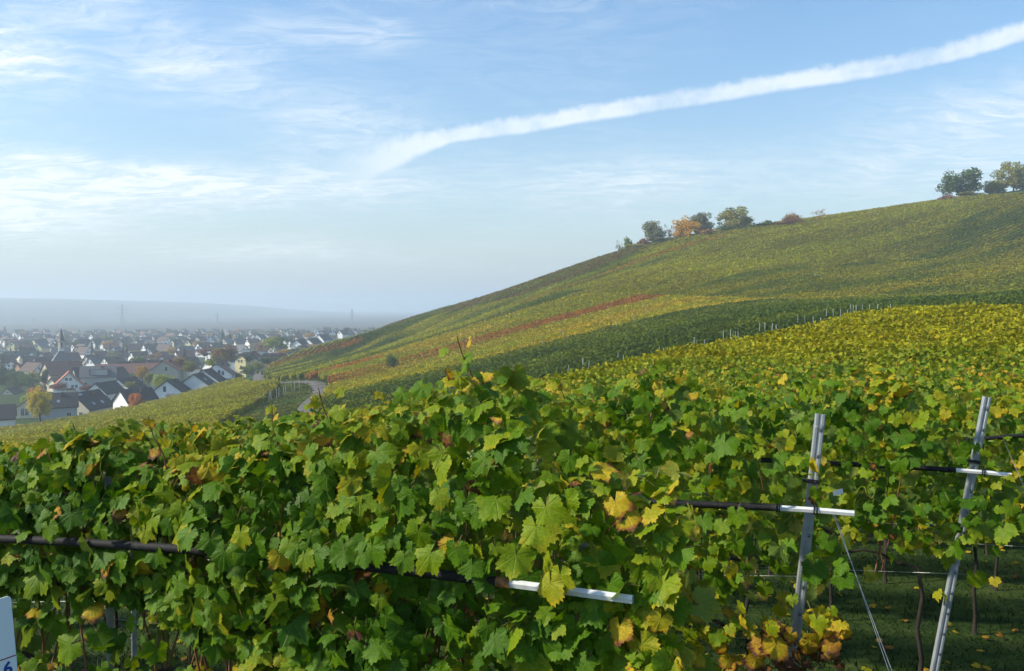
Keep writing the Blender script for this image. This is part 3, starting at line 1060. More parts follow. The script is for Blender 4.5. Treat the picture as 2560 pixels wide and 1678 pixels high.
ROW_LABEL = [
    'nearest row of tall green grapevines filling the foreground',
    'second row of grapevines, with a leaning galvanised end post and yellow low leaves',
    'third row of grapevines, ending at the rightmost galvanised post']
specs = [(0, -0.42, 6.4, 800, (0.143, 0.036), 300, LEAF_HI, 0), (1, -0.20, 9.5, 540, (0.135, 0.032), 300, LEAF_MID, 0), (2, -0.25, 12.0, 400, (0.136, 0.03), 300, LEAF_MID, 0)]
rows = []
for (kk, t0, t1, dn, sz, ns, shp, lod) in specs:
    root, o, r = make_row(kk, t0, t1, dn, sz, ns, shp, lod)
    tag(root, ROW_LABEL[kk], 'vine row', 'grapevine rows in the foreground')
    add_wood(kk, root, o, r, 0.35 if kk else 0.5, min(t1, 6.0), [13, 8, 5][kk], 1.25)
    rows.append((root, o))
for kk in range(3, 12):
    t0 = 0.63 * kk - 1.59 - 2.2
    t1 = min(3.47 + 3.33 * kk, t0 + 9 + 1.9 * kk)
    dn = np.interp(kk, [3, 11], [400, 270])
    root, o, r = make_row(kk, t0, t1, dn, (0.125 + 0.001 * kk, 0.024), 260 if kk < 10 else 150, LEAF_LOW if kk > 4 else LEAF_MID, 1)
    tag(root, f'{ROW_WORDS[kk]} row of grapevines counted back from the camera, mostly its leafy top showing', 'vine row', 'grapevine rows in the foreground')
    if kk < 6:
        add_wood(kk, root, o, r, t0, t0 + 8, 1.5, 1.25)
    rows.append((root, o))

# yellowing rows further back up to the crest: one leafy mass
FX, FY, FT, FC_ = [], [], [], []
for kk in range(12, 40):
    t = np.arange(0.63 * kk - 5.5, 3.47 + 3.33 * kk, 0.5)
    p = row_pt(kk, t)
    FX.append(p[:, 0]); FY.append(p[:, 1]); FT.append(np.tile(WDIR[:2], (len(t), 1)))
    mixf = np.clip((kk - 12) / 7.0, 0, 1)
    base = np.array(PAL['green']) * 1.25 * (1 - mixf) + (np.array(PAL['yellow']) * 0.15 + np.array(PAL['ygreen']) * 0.62 + np.array(PAL['green']) * 0.15) * mixf
    nz = vnoise(p[:, 0], p[:, 1], 5.0, 61)[:, None]
    FC_.append((base[None] * (1 - 0.45 * nz) + np.array(PAL['ygreen'])[None] * 0.45 * nz) * (0.88 + 0.24 * vnoise(p[:, 0], p[:, 1], 1.1, 62))[:, None])
FX, FY, FT, FC_ = map(np.concatenate, (FX, FY, FT, FC_))
kp = (np.abs(FX / FY) < 0.68) & visible(FX, FY, ground(FX, FY) + 2.3, 1.2, 1.5, 40) & (FY < 70)
FD = np.hypot(FX, FY)[kp]
vine_rows('vineyard_parcel', FX[kp], FY[kp], FT[kp], FC_[kp], 'yellow vines on the near crest behind the foreground rows',
          np.interp(FD, [15, 30, 60], [260, 190, 110]), np.interp(FD, [15, 30, 60], [0.12, 0.14, 0.19]), 0.5, hgt=(0.7, 2.3), half=0.34, group='vineyard parcels on the hillside')
print('near crest metres', kp.sum() * 0.5)

# stray shoots standing above the crown
for si, (kk, t, hh, lean, nl) in enumerate([(0, 0.50, 2.72, 0.10, 9), (0, 1.62, 2.42, -0.05, 7), (0, 2.75, 2.33, 0.08, 6), (0, 2.28, 2.36, 0.04, 6), (0, 1.25, 2.50, 0.06, 7), (1, 0.95, 2.60, -0.04, 7), (1, 1.45, 2.52, 0.08, 6), (1, 3.3, 2.4, 0.1, 6)]):
    root, o = rows[kk]
    r = np.random.default_rng(900 + si)
    bz = hh - 0.40
    pp = [row_pt(kk, t + lean * s_, -0.05 + 0.05 * math.sin(5 * s_), bz + (hh - bz) * s_) - o for s_ in (0, .25, .5, .75, 1)]
    MB().tube(pp, [0.0055, 0.005, 0.004, 0.003, 0.002], 5).build('shoot', cane_mat, root, True)
    for j in range(nl):
        s_ = 0.35 + 0.65 * j / (nl - 1)
        q = row_pt(kk, t + lean * s_ + r.normal(0, 0.045), -0.06 + r.normal(0, 0.045), bz + (hh - bz) * s_ - 0.02) - o
        lo = link('leaf', LEAF_MESH[j % 6], None, root)
        nr = np.array([[r.normal(0, 0.7), -0.6 + r.normal(0, 0.4), 0.7]])
        Rm = frames(nr, np.array([[r.normal(0, 0.6), r.normal(0, 0.3) - 0.2, -0.7]]))[0]
        M4 = np.eye(4)
        M4[:3, :3] = Rm * (0.135 - 0.055 * s_) * r.uniform(0.85, 1.15)
        M4[:3, 3] = q
        lo.matrix_local = Matrix(M4.tolist())
        lo.color = (float(np.clip(r.normal(0.58, 0.2), 0.3, 0.97)), 0, 0, 1)

# ---------------------------------------------------------------- posts, net tubes, wires
zinc = mat_plain('galvanised_steel', (0.30, 0.32, 0.33), 0.5, 0.25, 9.0, metallic=0.25, spec=0.4)
dark_hole = mat_plain('hook_shadow', (0.05, 0.05, 0.055), 0.8, 0.2)
white_plastic = mat_plain('white_plastic', (0.62, 0.63, 0.62), 0.4, 0.16, 14.0)
black_plastic = mat_plain('black_plastic', (0.012, 0.012, 0.014), 0.4, 0.3, 20.0)
steel_wire = mat_plain('steel_wire', (0.45, 0.46, 0.47), 0.4, 0.2, 30.0, metallic=0.8)
net_mat = None


def mat_net():
    m, nt, b, o = new_mat('rolled_black_net')
    t = nt.node('ShaderNodeTexCoord').outputs['Object']
    n = nt.noise(t, 55.0, 4, 0.7)
    n2 = nt.noise(t, 320.0, 2, 0.6)
    nt.l.new(nt.ramp(nt.m('ADD', n, nt.m('MULTIPLY', n2, 0.3)), [(0.5, (0.006, 0.006, 0.007)), (0.75, (0.014, 0.014, 0.015)), (0.95, (0.06, 0.062, 0.065))]), b.inputs['Base Color'])
    b.inputs['Roughness'].default_value = 0.7
    b.inputs['Specular IOR Level'].default_value = 0.25
    bp = nt.node('ShaderNodeBump')
    bp.inputs['Strength'].default_value = 0.5
    bp.inputs['Distance'].default_value = 0.003
    nt.l.new(n2, bp.inputs['Height'])
    nt.l.new(bp.outputs[0], b.inputs['Normal'])
    return m


net_mat = mat_net()


def profile_post(name, foot, direction, length, face, label, wdt=0.055, dep=0.036, hooks=14, lean_axis=None, group='galvanised trellis posts'):
    """rolled open steel profile with folded lips and punched wire hooks; face = horizontal unit vector the web faces"""
    d_ = np.asarray(direction, float)
    d_ /= np.linalg.norm(d_)
    f_ = np.asarray(face, float)
    f_ = f_ - (f_ @ d_) * d_
    f_ /= np.linalg.norm(f_)
    s_ = np.cross(d_, f_)
    M4 = np.eye(4)
    M4[:3, 0], M4[:3, 1], M4[:3, 2], M4[:3, 3] = s_, f_, d_, foot
    root = empty(name)
    root.matrix_world = Matrix(M4.tolist())
    a, b, th, lip = wdt / 2, dep, 0.0035, 0.012
    # outline of an omega profile (web towards +Y with a shallow central groove)
    o_ = [(-a, -b), (-a, -0.004), (-a + 0.006, 0.0), (-0.010, 0.0), (-0.006, -0.004), (0.006, -0.004), (0.010, 0.0), (a - 0.006, 0.0), (a, -0.004), (a, -b), (a - lip, -b)]
    i_ = [(a - lip, -b + th), (a - th, -b + th), (a - th, -0.006), (a - 0.008, -th), (0.009, -th), (0.005, -0.004 - th), (-0.005, -0.004 - th), (-0.009, -th), (-a + 0.008, -th), (-a + th, -0.006), (-a + th, -b + th), (-a + lip, -b + th), (-a + lip, -b)]
    P = o_ + i_
    n = len(P)
    vs_ = [(x, y, 0) for x, y in P] + [(x, y, length) for x, y in P]
    fs_ = [(i, (i + 1) % n, n + (i + 1) % n, n + i) for i in range(n)] + [tuple(range(n, 2 * n))]
    MB().add(vs_, fs_).build('post', zinc, root)
    hk = MB().add([(-0.005, 0.001, 0), (0.005, 0.001, 0), (0.004, 0.009, 0.016), (-0.004, 0.009, 0.016), (-0.005, 0.001, 0.022), (0.005, 0.001, 0.022)],
                  [(0, 1, 2, 3), (3, 2, 5, 4), (0, 3, 4), (1, 5, 2)]).mesh('wire_hook')
    hk.materials.append(zinc)
    sl = MB().box(-0.006, 0.006, 0.0006, 0.0016, -0.006, 0.020).mesh('hook_slot')
    sl.materials.append(dark_hole)
    for j in range(hooks):
        z_ = length - 0.10 - j * (length - 0.2) / hooks
        h_ = link('wire_hook', hk, None, root, (0.010, 0.0, z_))
        link('slot', sl, None, h_, (0, 0, 0))
    tag(root, label, 'post', group)
    return root


NEARSIDE = -NDIR
post_tops = [at(1455, 1320, 3.75), at(2052, 1036, 5.2), at(2470, 993, 6.7)]
post_lows = [at(1405, 1678, 3.75), at(1990, 1590, 5.2), at(2338, 1678, 6.7)]
post_labels = ['galvanised end post half hidden in the nearest vine row',
               'leaning galvanised end post with a black clamp on the second vine row',
               'rightmost leaning galvanised end post, standing clear of the leaves']
end_posts = []
for i in range(3):
    T_, L_ = post_tops[i], post_lows[i]
    dv = (T_ - L_)
    ln = np.linalg.norm(dv)
    e_ = row_end(i)
    # run the line down to the ground
    g_ = ground(e_[0], e_[1]) - 0.15
    tt_ = (T_[2] - g_) / dv[2]
    foot = T_ - dv * tt_
    face = np.array([-0.25, -1.0, 0]) if i != 2 else np.array([-0.15, -1, 0])
    root = profile_post('trellis_post', foot, dv, ln * tt_, face, post_labels[i], wdt=[0.055, 0.058, 0.056][i])
    end_posts.append((root, foot, dv / ln, ln * tt_))
    # wire lashings and a black clamp
    for z_, r_ in ((ln * tt_ - 0.075, 0.034), (ln * tt_ - 0.068, 0.0345), (ln * tt_ - 0.52, 0.034)):
        ring = [(0.034 * math.cos(a), -0.018 + 0.026 * math.sin(a), z_ + 0.004 * math.sin(2 * a)) for a in np.linspace(0, 2 * math.pi, 13)]
        MB().tube(ring, 0.0016, 4, False).build('wire_lashing', steel_wire, root, True)
    zc = ln * tt_ - [0.47, 0.40, 0.50][i]
    MB().box(-0.034, 0.034, -0.043, 0.008, zc - 0.012, zc + 0.012).box(-0.06, -0.034, -0.012, 0.010, zc - 0.010, zc + 0.010).build('clamp', black_plastic, root)

# intermediate posts standing in the rows
for (px, d_, lab, kk) in [(255, 4.72, 'galvanised post in the nearest row at the left, its bare edge catching the light', 0),
                          (318, 7.0, 'thin dark post of the second row seen under the leaves at the left', 1),
                          (1150, 6.1, 'galvanised post hidden among the leaves of the second row', 1)]:
    x_ = (px - 1280) / F * d_
    g_ = float(ground(x_, d_))
    profile_post('trellis_post', np.array([x_, d_, g_ - 0.2]), (0, 0, 1), 2.25, np.array([-1.0, -0.45, 0]), lab, hooks=12)


def plane_hit(px, py, k, b):
    """where the sight line meets the vertical plane of row k shifted by b"""
    v = at(px, py, 1.0)
    e_ = row_end(k)
    n2 = NDIR[:2]
    lam = ((e_ + n2 * b) @ n2) / (v[:2] @ n2)
    return v * lam


def net_tube(k, b, pix, white_from, rad, label, clips):
    pts_ = [plane_hit(x, y, k, b) for x, y in pix]
    P = np.array(pts_)
    t_ = np.concatenate([[0], np.cumsum(np.linalg.norm(np.diff(P, axis=0), axis=1))])
    tt = np.linspace(0, t_[-1], 40)
    P = np.stack([np.interp(tt, t_, P[:, j]) for j in range(3)], 1)
    for _ in range(10):
        P[1:-1] = (P[:-2] + 2 * P[1:-1] + P[2:]) / 4
    root = empty('net_tube', tuple(P[0]))
    o = P[0]
    wl = np.linalg.norm(plane_hit(*white_from, k, b) - o)
    dd = np.concatenate([[0], np.cumsum(np.linalg.norm(np.diff(P, axis=0), axis=1))])
    r = np.random.default_rng(k)
    body = P[dd >= wl * 0.93]
    radb = rad * (1.04 + 0.05 * r.random(len(body)))
    radb[0] = rad * 1.01
    MB().tube([p - o for p in body], list(radb), 12).build('rolled_net', net_mat, root, True)
    d0 = (P[1] - P[0]) / np.linalg.norm(P[1] - P[0])
    core = [o * 0, d0 * wl * 0.5, (P[np.argmax(dd >= wl)] - o), (body[1] - o)]
    # hexagonal white tube, hollow at the end
    mb = MB().tube(core, rad * 0.93, 6, False)
    mb.tube([o * 0, d0 * 0.06], rad * 0.80, 6, False)
    a_ = len(mb.v)
    ringo, ringi = list(range(0, 6)), list(range(a_ - 12, a_ - 6))
    mb.f += [(ringo[i], ringo[(i + 1) % 6], ringi[(i + 1) % 6], ringi[i]) for i in range(6)]
    mb.build('tube_end', white_plastic, root)
    if k == 0:
        c0 = body[0] - o
        MB().tube([c0 - d0 * 0.005, c0 + d0 * 0.03, c0 + d0 * 0.055], [rad * 1.045, rad * 1.075, rad * 1.045], 12).build('tape_band', mat_plain('brown_tape', (0.20, 0.085, 0.025), 0.6, 0.6, 40.0), root, True)
    for c in clips:
        q = P[np.argmax(dd >= c)] - o
        th = np.linspace(0, 2 * math.pi, 13)
        up = np.array([0, 0, 1.0])
        sd = np.cross(d0, up)
        sd /= np.linalg.norm(sd)
        for off_ in (-0.008, 0.008):
            MB().tube([q + d0 * off_ + (sd * math.cos(a) + up * math.sin(a)) * rad * 1.25 for a in th], 0.0045, 5, False).build('clip', black_plastic, root, True)
        MB().tube([q + up * rad * 1.2, q + up * rad * 2.6 - sd * 0.01], 0.006, 5).build('clip_stem', black_plastic, root, True)
    tag(root, label, 'net tube', 'black bird nets rolled on white tubes')
    return root


net_tube(0, -0.30, [(1582, 1499), (1440, 1479), (1299, 1461), (925, 1415), (513, 1376), (87, 1349), (-250, 1340), (-500, 1345)], (1300, 1461), 0.0205,
         'black rolled net tube with long white hollow end in front of the nearest vines', [])
net_tube(1, -0.20, [(2136, 1284), (2020, 1274), (1900, 1267), (1760, 1262), (1560, 1252), (1300, 1240)], (1945, 1270), 0.0190,
         'black rolled net tube with white end clipped to the second row post', [0.155, 0.40])
net_tube(2, -0.18, [(2528, 1188), (2430, 1178), (2300, 1170), (2118, 1160), (1900, 1150)], (2385, 1175), 0.0180,
         'black rolled net tube with white end on the rightmost post', [0.17, 0.39])
net_tube(3, -0.25, [(2760, 1075), (2660, 1082), (2560, 1088), (2470, 1096), (2350, 1102)], (2640, 1083), 0.018,
         'black rolled net tube running out of the right edge behind the rightmost post', [])

# leaves of the nearest row that hang over its net tube
root0, o0 = rows[0]
r = np.random.default_rng(77)
for (px, py, sz_, ag) in [(470, 1345, .17, .22), (560, 1390, .19, .12), (640, 1365, .16, .2), (700, 1400, .15, .7), (790, 1395, .18, .1), (1075, 1395, .20, .40), (1045, 1340, .17, .35), (1140, 1385, .15, .2),
                          (1290, 1400, .19, .42), (1340, 1330, .20, .46), (1365, 1280, .20, .44), (1375, 1470, .18, .58), (1400, 1450, .15, .52), (250, 1335, .13, .3), (120, 1330, .14, .3), (860, 1385, .17, .15), (930, 1380, .18, .25), (600, 1345, .15, .5), (1180, 1425, .14, .2), (525, 1362, .15, .2), (590, 1378, .14, .3), (670, 1378, .16, .15), (740, 1382, .15, .25), (760, 1400, .14, .4), (825, 1398, .16, .2), (885, 1402, .13, .3), (905, 1395, .15, .18), (615, 1395, .15, .1), (720, 1372, .14, .35), (1010, 1408, .13, .3)]:
    q = plane_hit(px, py - 12, 0, -0.37) - o0
    lo = link('leaf', LEAF_MESH[int(r.integers(0, 6))], None, root0)
    Rm = frames(np.array([[-0.36 + r.normal(0, .3), -0.93, 0.30 + r.normal(0, .2)]]), np.array([[r.normal(0, 0.45), -0.2, -1.0]]))[0]
    M4 = np.eye(4)
    M4[:3, :3] = Rm * sz_
    M4[:3, 3] = q
    lo.matrix_local = Matrix(M4.tolist())
    lo.color = (ag, 0, 0, 1)

# flat white tag hanging beside the second post
tg = MB().add([(0, 0, 0), (0.058, 0, 0.012), (0.054, 0.006, 0.042), (-0.004, 0.004, 0.030), (0, 0.002, 0), (0.058, 0.002, 0.012), (0.054, 0.008, 0.042), (-0.004, 0.006, 0.030)],
              [(0, 1, 2, 3), (7, 6, 5, 4), (0, 4, 5, 1), (1, 5, 6, 2), (2, 6, 7, 3), (3, 7, 4, 0)])
tgo = tg.build('plastic_tag', white_plastic, None, False, tuple(at(2084, 1240, 5.15)))
tag(tgo, 'small white plastic tag just right of the second post', 'tag')


def wire(name, pts_, rad, label, mat=steel_wire, group=None):
    o = np.asarray(pts_[0], float)
    ob = MB().tube([np.asarray(p, float) - o for p in pts_], rad, 5).build(name, mat, None, True, tuple(o))
    tag(ob, label, 'wire', group)
    return ob


# anchor wires from the end posts down to the ground
e1 = end_posts[1]
g1 = at(2225, 1678, 4.75)
g1b = np.array([g1[0] + 0.02, g1[1], g1[2]])
s1 = at(2088, 1300, 5.12)
gg = s1 + (g1 - s1) * ((s1[2] - (float(ground(g1[0], g1[1])) - 0.05)) / (s1[2] - g1[2]))
wire('anchor_wire', [at(2062, 1240, 5.17), s1, (s1 + gg) / 2 + np.array([0.012, 0, 0]), gg], 0.0021, 'tensioned anchor wire slanting down right of the second post')
wire('anchor_wire', [at(2070, 1262, 5.16), at(2092, 1300, 5.12), (s1 + gg) / 2 + np.array([-0.008, 0, 0.0]), gg + np.array([0.005, 0, 0])], 0.0017, 'thinner strand twisted beside the anchor wire of the second post')
g0 = at(1560, 1678, 3.5)
wire('anchor_wire', [at(1500, 1475, 3.7), at(1535, 1580, 3.6), g0, g0 + (g0 - at(1535, 1580, 3.6)) * 3.6], 0.0022, 'thin double anchor wire below the white tube end of the nearest row')
wire('anchor_wire', [at(2505, 1090, 6.6), at(2535, 1160, 6.5), at(2640, 1400, 6.3), at(2760, 1678, 6.1)], 0.002, 'thin anchor wire right of the rightmost post')
for kk in range(4):
    for hh, b_ in ((0.88, 0.0), (1.25, 0.05)) if kk < 3 else ((0.88, 0.0),):
        ts = np.linspace(0.0, 7.0 + 2 * kk, 12)
        P = row_pt(kk, ts, b_, hh)
        P[:, 2] -= 0.015 * np.sin(ts * 2.2) ** 2
        wire('trellis_wire', list(P), 0.0016, f'{"lower" if hh < 1 else "upper"} steel trellis wire running along the {ROW_WORDS[kk]} vine row', group='trellis wires')

# small bunch of green grapes in the nearest row, and dark ones deeper in
grape_green = mat_plain('green_grape', (0.22, 0.30, 0.07), 0.3, 0.2, 60.0)
grape_dark = mat_plain('dark_grape', (0.030, 0.012, 0.030), 0.3, 0.3, 60.0)


def icos(r_):
    t_ = (1 + 5 ** 0.5) / 2
    V = np.array([(-1, t_, 0), (1, t_, 0), (-1, -t_, 0), (1, -t_, 0), (0, -1, t_), (0, 1, t_), (0, -1, -t_), (0, 1, -t_), (t_, 0, -1), (t_, 0, 1), (-t_, 0, -1), (-t_, 0, 1)], float)
    V *= r_ / np.linalg.norm(V[0])
    return V, [(0, 11, 5), (0, 5, 1), (0, 1, 7), (0, 7, 10), (0, 10, 11), (1, 5, 9), (5, 11, 4), (11, 10, 2), (10, 7, 6), (7, 1, 8), (3, 9, 4), (3, 4, 2), (3, 2, 6), (3, 6, 8), (3, 8, 9), (4, 9, 5), (2, 4, 11), (6, 2, 10), (8, 6, 7), (9, 8, 1)]


BERRY = {}
for nm_, mt_, rr_ in (('green', grape_green, 0.0072), ('dark', grape_dark, 0.0085)):
    V, T = icos(rr_)
    me = MB().add(V, T).mesh('berry', True)
    me.materials.append(mt_)
    BERRY[nm_] = me
for (px, py, d_, nb, kind, lab) in [(1176, 1138, 3.72, 16, 'green', 'small loose bunch of unripe green grapes among the nearest leaves'),
                                    (1115, 1318, 3.78, 5, 'dark', 'few dark purple grapes under the leaves of the nearest row'),
                                    (1480, 1395, 3.72, 9, 'dark', 'dark grape bunch hanging beside the nearest end post')]:
    o = at(px, py, d_)
    root = empty('grape_bunch', tuple(o))
    r = np.random.default_rng(px)
    MB().tube([(0, 0, 0.05), (0.004, 0, 0.0), (0.0, 0.002, -0.05)], [0.002, 0.002, 0.001], 5).build('stem', cane_mat, root, True)
    for j in range(nb):
        z_ = -0.05 * j / nb + 0.012
        link('berry', BERRY[kind], None, root, (r.normal(0, 0.013), r.normal(0, 0.012), z_))
    tag(root, lab, 'grapes')

# ---------------------------------------------------------------- information sign at the left edge
sign_white = mat_plain('sign_white', (0.86, 0.86, 0.85), 0.35, 0.04, 3.0)
sign_blue = mat_plain('sign_blue', (0.020, 0.065, 0.30), 0.4, 0.05)
sign_red = mat_plain('sign_red', (0.28, 0.025, 0.03), 0.4, 0.05)
SO = at(27, 1489, 2.62)                       # top right corner of the board
phi = math.radians(56)
hx_ = np.array([math.cos(phi), math.sin(phi), 0.0])
nf_ = np.array([math.sin(phi), -math.cos(phi), 0.0])
ux_ = np.array([-0.085, 0.02, 1.0])
ux_ /= np.linalg.norm(ux_)
hx_ = hx_ - (hx_ @ ux_) * ux_
hx_ /= np.linalg.norm(hx_)
nf_ = np.cross(hx_, ux_)
M4 = np.eye(4)
M4[:3, 0], M4[:3, 1], M4[:3, 2], M4[:3, 3] = hx_, -nf_, ux_, SO
sg_root = empty('info_sign')
sg_root.matrix_world = Matrix(M4.tolist())
BW, BH = 0.30, 0.42
bmb = MB()
pts_ = []
for (cx_, cz_, a0) in ((-0.010, -0.010, 0), (-BW + 0.010, -0.010, 90), (-BW + 0.010, -BH + 0.010, 180), (-0.010, -BH + 0.010, 270)):
    for j in range(5):
        a = math.radians(a0 + 22.5 * j)
        pts_.append((cx_ + 0.010 * math.cos(a), cz_ + 0.010 * math.sin(a)))
n = len(pts_)
bmb.add([(x, 0, z) for x, z in pts_] + [(x, 0.004, z) for x, z in pts_], [tuple(range(n)), tuple(reversed(range(n, 2 * n)))] + [(i, n + i, n + (i + 1) % n, (i + 1) % n) for i in range(n)])
bmb.build('board', sign_white, sg_root)
MB().box(-BW + 0.004, -0.001, -0.0012, -0.0002, -0.1800, -0.1770).build('red_line', sign_red, sg_root)
MB().box(-0.17, -0.13, 0.005, 0.045, -2.2, -0.02).build('sign_post', zinc, sg_root)
fcu = bpy.data.curves.new('digit', 'FONT')
fcu.body = '6'
fcu.size = 0.052
fcu.extrude = 0.0006
fcu.offset = 0.0013
fcu.align_x = 'CENTER'
tmp = bpy.data.objects.new('digit_tmp', fcu)
COL.objects.link(tmp)
dg = bpy.context.evaluated_depsgraph_get()
dme = bpy.data.meshes.new_from_object(tmp.evaluated_get(dg))
bpy.data.objects.remove(tmp)
dob = link('number_six', dme, sign_blue, sg_root, (-0.0275, -0.0012, -0.226))
dob.rotation_euler = (math.radians(90), 0, 0)
dob['label'] = 'blue number 6 under the red line'
tag(sg_root, 'white information sign with a red line and a blue 6 at the left edge', 'sign')

# ---------------------------------------------------------------- grass and fallen leaves between the rows
r = np.random.default_rng(42)
ng = 90000
gx_ = r.uniform(-7.5, 12.0, ng)
gy_ = 3.2 + 13 * r.random(ng) ** 1.5
gh = r.uniform(0.015, 0.06, ng) * (0.6 + 0.8 * vnoise(gx_, gy_, 0.8, 4))
keepg = (np.abs(gx_ / gy_) < 0.75)
gx_, gy_, gh = gx_[keepg], gy_[keepg], gh[keepg]
gz_ = ground(gx_, gy_)
a_ = r.uniform(0, 6.28, len(gx_))
wd = 0.010
bx_, by_ = np.cos(a_) * wd, np.sin(a_) * wd
lean = r.normal(0, 0.04, (len(gx_), 2))
V = np.stack([np.stack([gx_ - bx_, gy_ - by_, gz_ - 0.01], 1), np.stack([gx_ + bx_, gy_ + by_, gz_ - 0.01], 1), np.stack([gx_ + lean[:, 0], gy_ + lean[:, 1], gz_ + gh], 1)], 1).reshape(-1, 3)
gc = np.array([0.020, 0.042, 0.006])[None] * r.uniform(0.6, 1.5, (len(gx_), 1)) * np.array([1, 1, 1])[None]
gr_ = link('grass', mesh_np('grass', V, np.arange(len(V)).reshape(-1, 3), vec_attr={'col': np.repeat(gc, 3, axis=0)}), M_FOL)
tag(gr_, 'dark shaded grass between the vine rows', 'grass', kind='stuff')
nl_ = 900
lx_, ly_ = r.uniform(-6, 11, nl_), 3.6 + 11 * r.random(nl_) ** 1.4
C = np.stack([lx_, ly_, ground(lx_, ly_) + r.uniform(0.02, 0.06, nl_)], 1)
Rm = frames(np.array([0, 0, 1.0]) + r.normal(size=(nl_, 3)) * 0.3, r.normal(size=(nl_, 3)))
V, Fc, L = bulk_leaves(LEAF_LOW, C, Rm, r.uniform(0.08, 0.13, nl_), r.uniform(0.6, 1.0, nl_), r)
fl_ = link('fallen_leaves', mesh_np('fallen_leaves', V, Fc, vec_attr={'lp': L}), M_LEAF)
fl_.color = (0, 0, 0, 1)
tag(fl_, 'dry yellow and brown leaves lying on the grass', 'leaves', kind='stuff')

# ---------------------------------------------------------------- trees
def mat_tree(name, trans=0.35):
    m, nt, b, o = new_mat(name)
    a = nt.node('ShaderNodeAttribute', attribute_name='col')
    oi = nt.node('ShaderNodeObjectInfo')
    c = nt.mix(1.0, a.outputs['Color'], oi.outputs['Color'], 'MULTIPLY')
    nt.l.new(c, b.inputs['Base Color'])
    b.inputs['Roughness'].default_value = 0.7
    b.inputs['Specular IOR Level'].default_value = 0.1
    tr = nt.node('ShaderNodeBsdfTranslucent')
    nt.l.new(c, tr.inputs[0])
    mx = nt.node('ShaderNodeMixShader')
    mx.inputs[0].default_value = trans
    nt.l.new(b.outputs[0], mx.inputs[1])
    nt.l.new(tr.outputs[0], mx.inputs[2])
    nt.l.new(mx.outputs[0], o.inputs[0])
    return m


M_TREE = mat_tree('tree_leaves')
M_TRUNK = mat_plain('tree_bark', (0.07, 0.055, 0.042), 0.9, 0.3, 3.0)


def crown_mesh(seed, nleaf=1500, shape='round', leaf=0.07, nb=22):
    """unit crown: height 1 from z=0 to 1, radius ~0.5; leaf clumps on and inside lobed blobs"""
    r = np.random.default_rng(seed)
    pts_ = []
    if shape == 'round':
        c = r.normal(size=(nb, 3))
        c /= np.linalg.norm(c, axis=1)[:, None]
        c *= (0.16 + 0.30 * r.random(nb))[:, None]
        c[:, 2] = 0.52 + c[:, 2] * 1.0
        rb = r.uniform(0.10, 0.23, nb) * (22.0 / nb) ** 0.42
        w_ = rb ** 2 / (rb ** 2).sum()
        k_ = r.choice(nb, nleaf, p=w_)
        d_ = r.normal(size=(nleaf, 3))
        d_ /= np.linalg.norm(d_, axis=1)[:, None]
        P = c[k_] + d_ * (rb[k_] * r.uniform(0.55, 1.08, nleaf))[:, None]
    elif shape == 'cone':
        z = r.random(nleaf) ** 1.5
        ang = r.uniform(0, 6.28, nleaf)
        tier = 0.78 + 0.22 * np.sin(z * 38 + np.sin(ang * 3) * 1.5)
        rad = 0.5 * (1 - z) ** 0.85 * tier * np.sqrt(r.uniform(0.25, 1, nleaf))
        P = np.stack([np.cos(ang) * rad, np.sin(ang) * rad, 0.02 + 0.97 * z - 0.10 * rad], 1)
    elif shape == 'bush':
        nb = 14
        c = np.stack([r.normal(0, 0.22, nb), r.normal(0, 0.22, nb), r.uniform(0.15, 0.62, nb)], 1)
        rb = r.uniform(0.14, 0.30, nb)
        k_ = r.integers(0, nb, nleaf)
        d_ = r.normal(size=(nleaf, 3))
        d_ /= np.linalg.norm(d_, axis=1)[:, None]
        P = c[k_] + d_ * (rb[k_] * r.uniform(0.5, 1.08, nleaf))[:, None]
        P[:, 2] = np.abs(P[:, 2])
    else:  # sparse, half bare
        nb = 26
        c = r.normal(size=(nb, 3)) * np.array([0.24, 0.24, 0.2]) + np.array([0, 0, 0.55])
        rb = r.uniform(0.05, 0.12, nb)
        k_ = r.integers(0, nb, nleaf)
        d_ = r.normal(size=(nleaf, 3))
        P = c[k_] + d_ * rb[k_][:, None] * 0.6
    lum = np.clip(r.normal(1, 0.22, nleaf), 0.5, 1.7)
    col = np.stack([lum * r.uniform(0.85, 1.15, nleaf), lum, lum], 1)
    V, Fc, Cc = scatter_tris(P, col, leaf, r, 0.1)
    me = mesh_np('crown', V, Fc, vec_attr={'col': Cc})
    me.materials.append(M_TREE)
    return me


def trunk_mesh(seed, spread=0.3, top=0.75, rad=0.03, limbs=7):
    """unit tree trunk with limbs, z 0..1"""
    r = np.random.default_rng(seed)
    mb = MB()
    mb.tube([(0, 0, -0.06), (0.01, 0, 0.15), (-0.01, 0.01, 0.4), (0.01, 0, top)], [rad * 1.25, rad, rad * 0.7, rad * 0.2], 7)
    for j in range(limbs):
        a = j * 2.4 + r.normal(0, 0.3)
        z0 = r.uniform(0.22, 0.55)
        l_ = r.uniform(0.6, 1.0) * spread
        mb.tube([(0, 0, z0), (math.cos(a) * l_ * 0.5, math.sin(a) * l_ * 0.5, z0 + 0.12), (math.cos(a) * l_, math.sin(a) * l_, z0 + 0.30)], [rad * 0.5, rad * 0.32, rad * 0.1], 5)
    me = mb.mesh('trunk', True)
    me.materials.append(M_TRUNK)
    return me


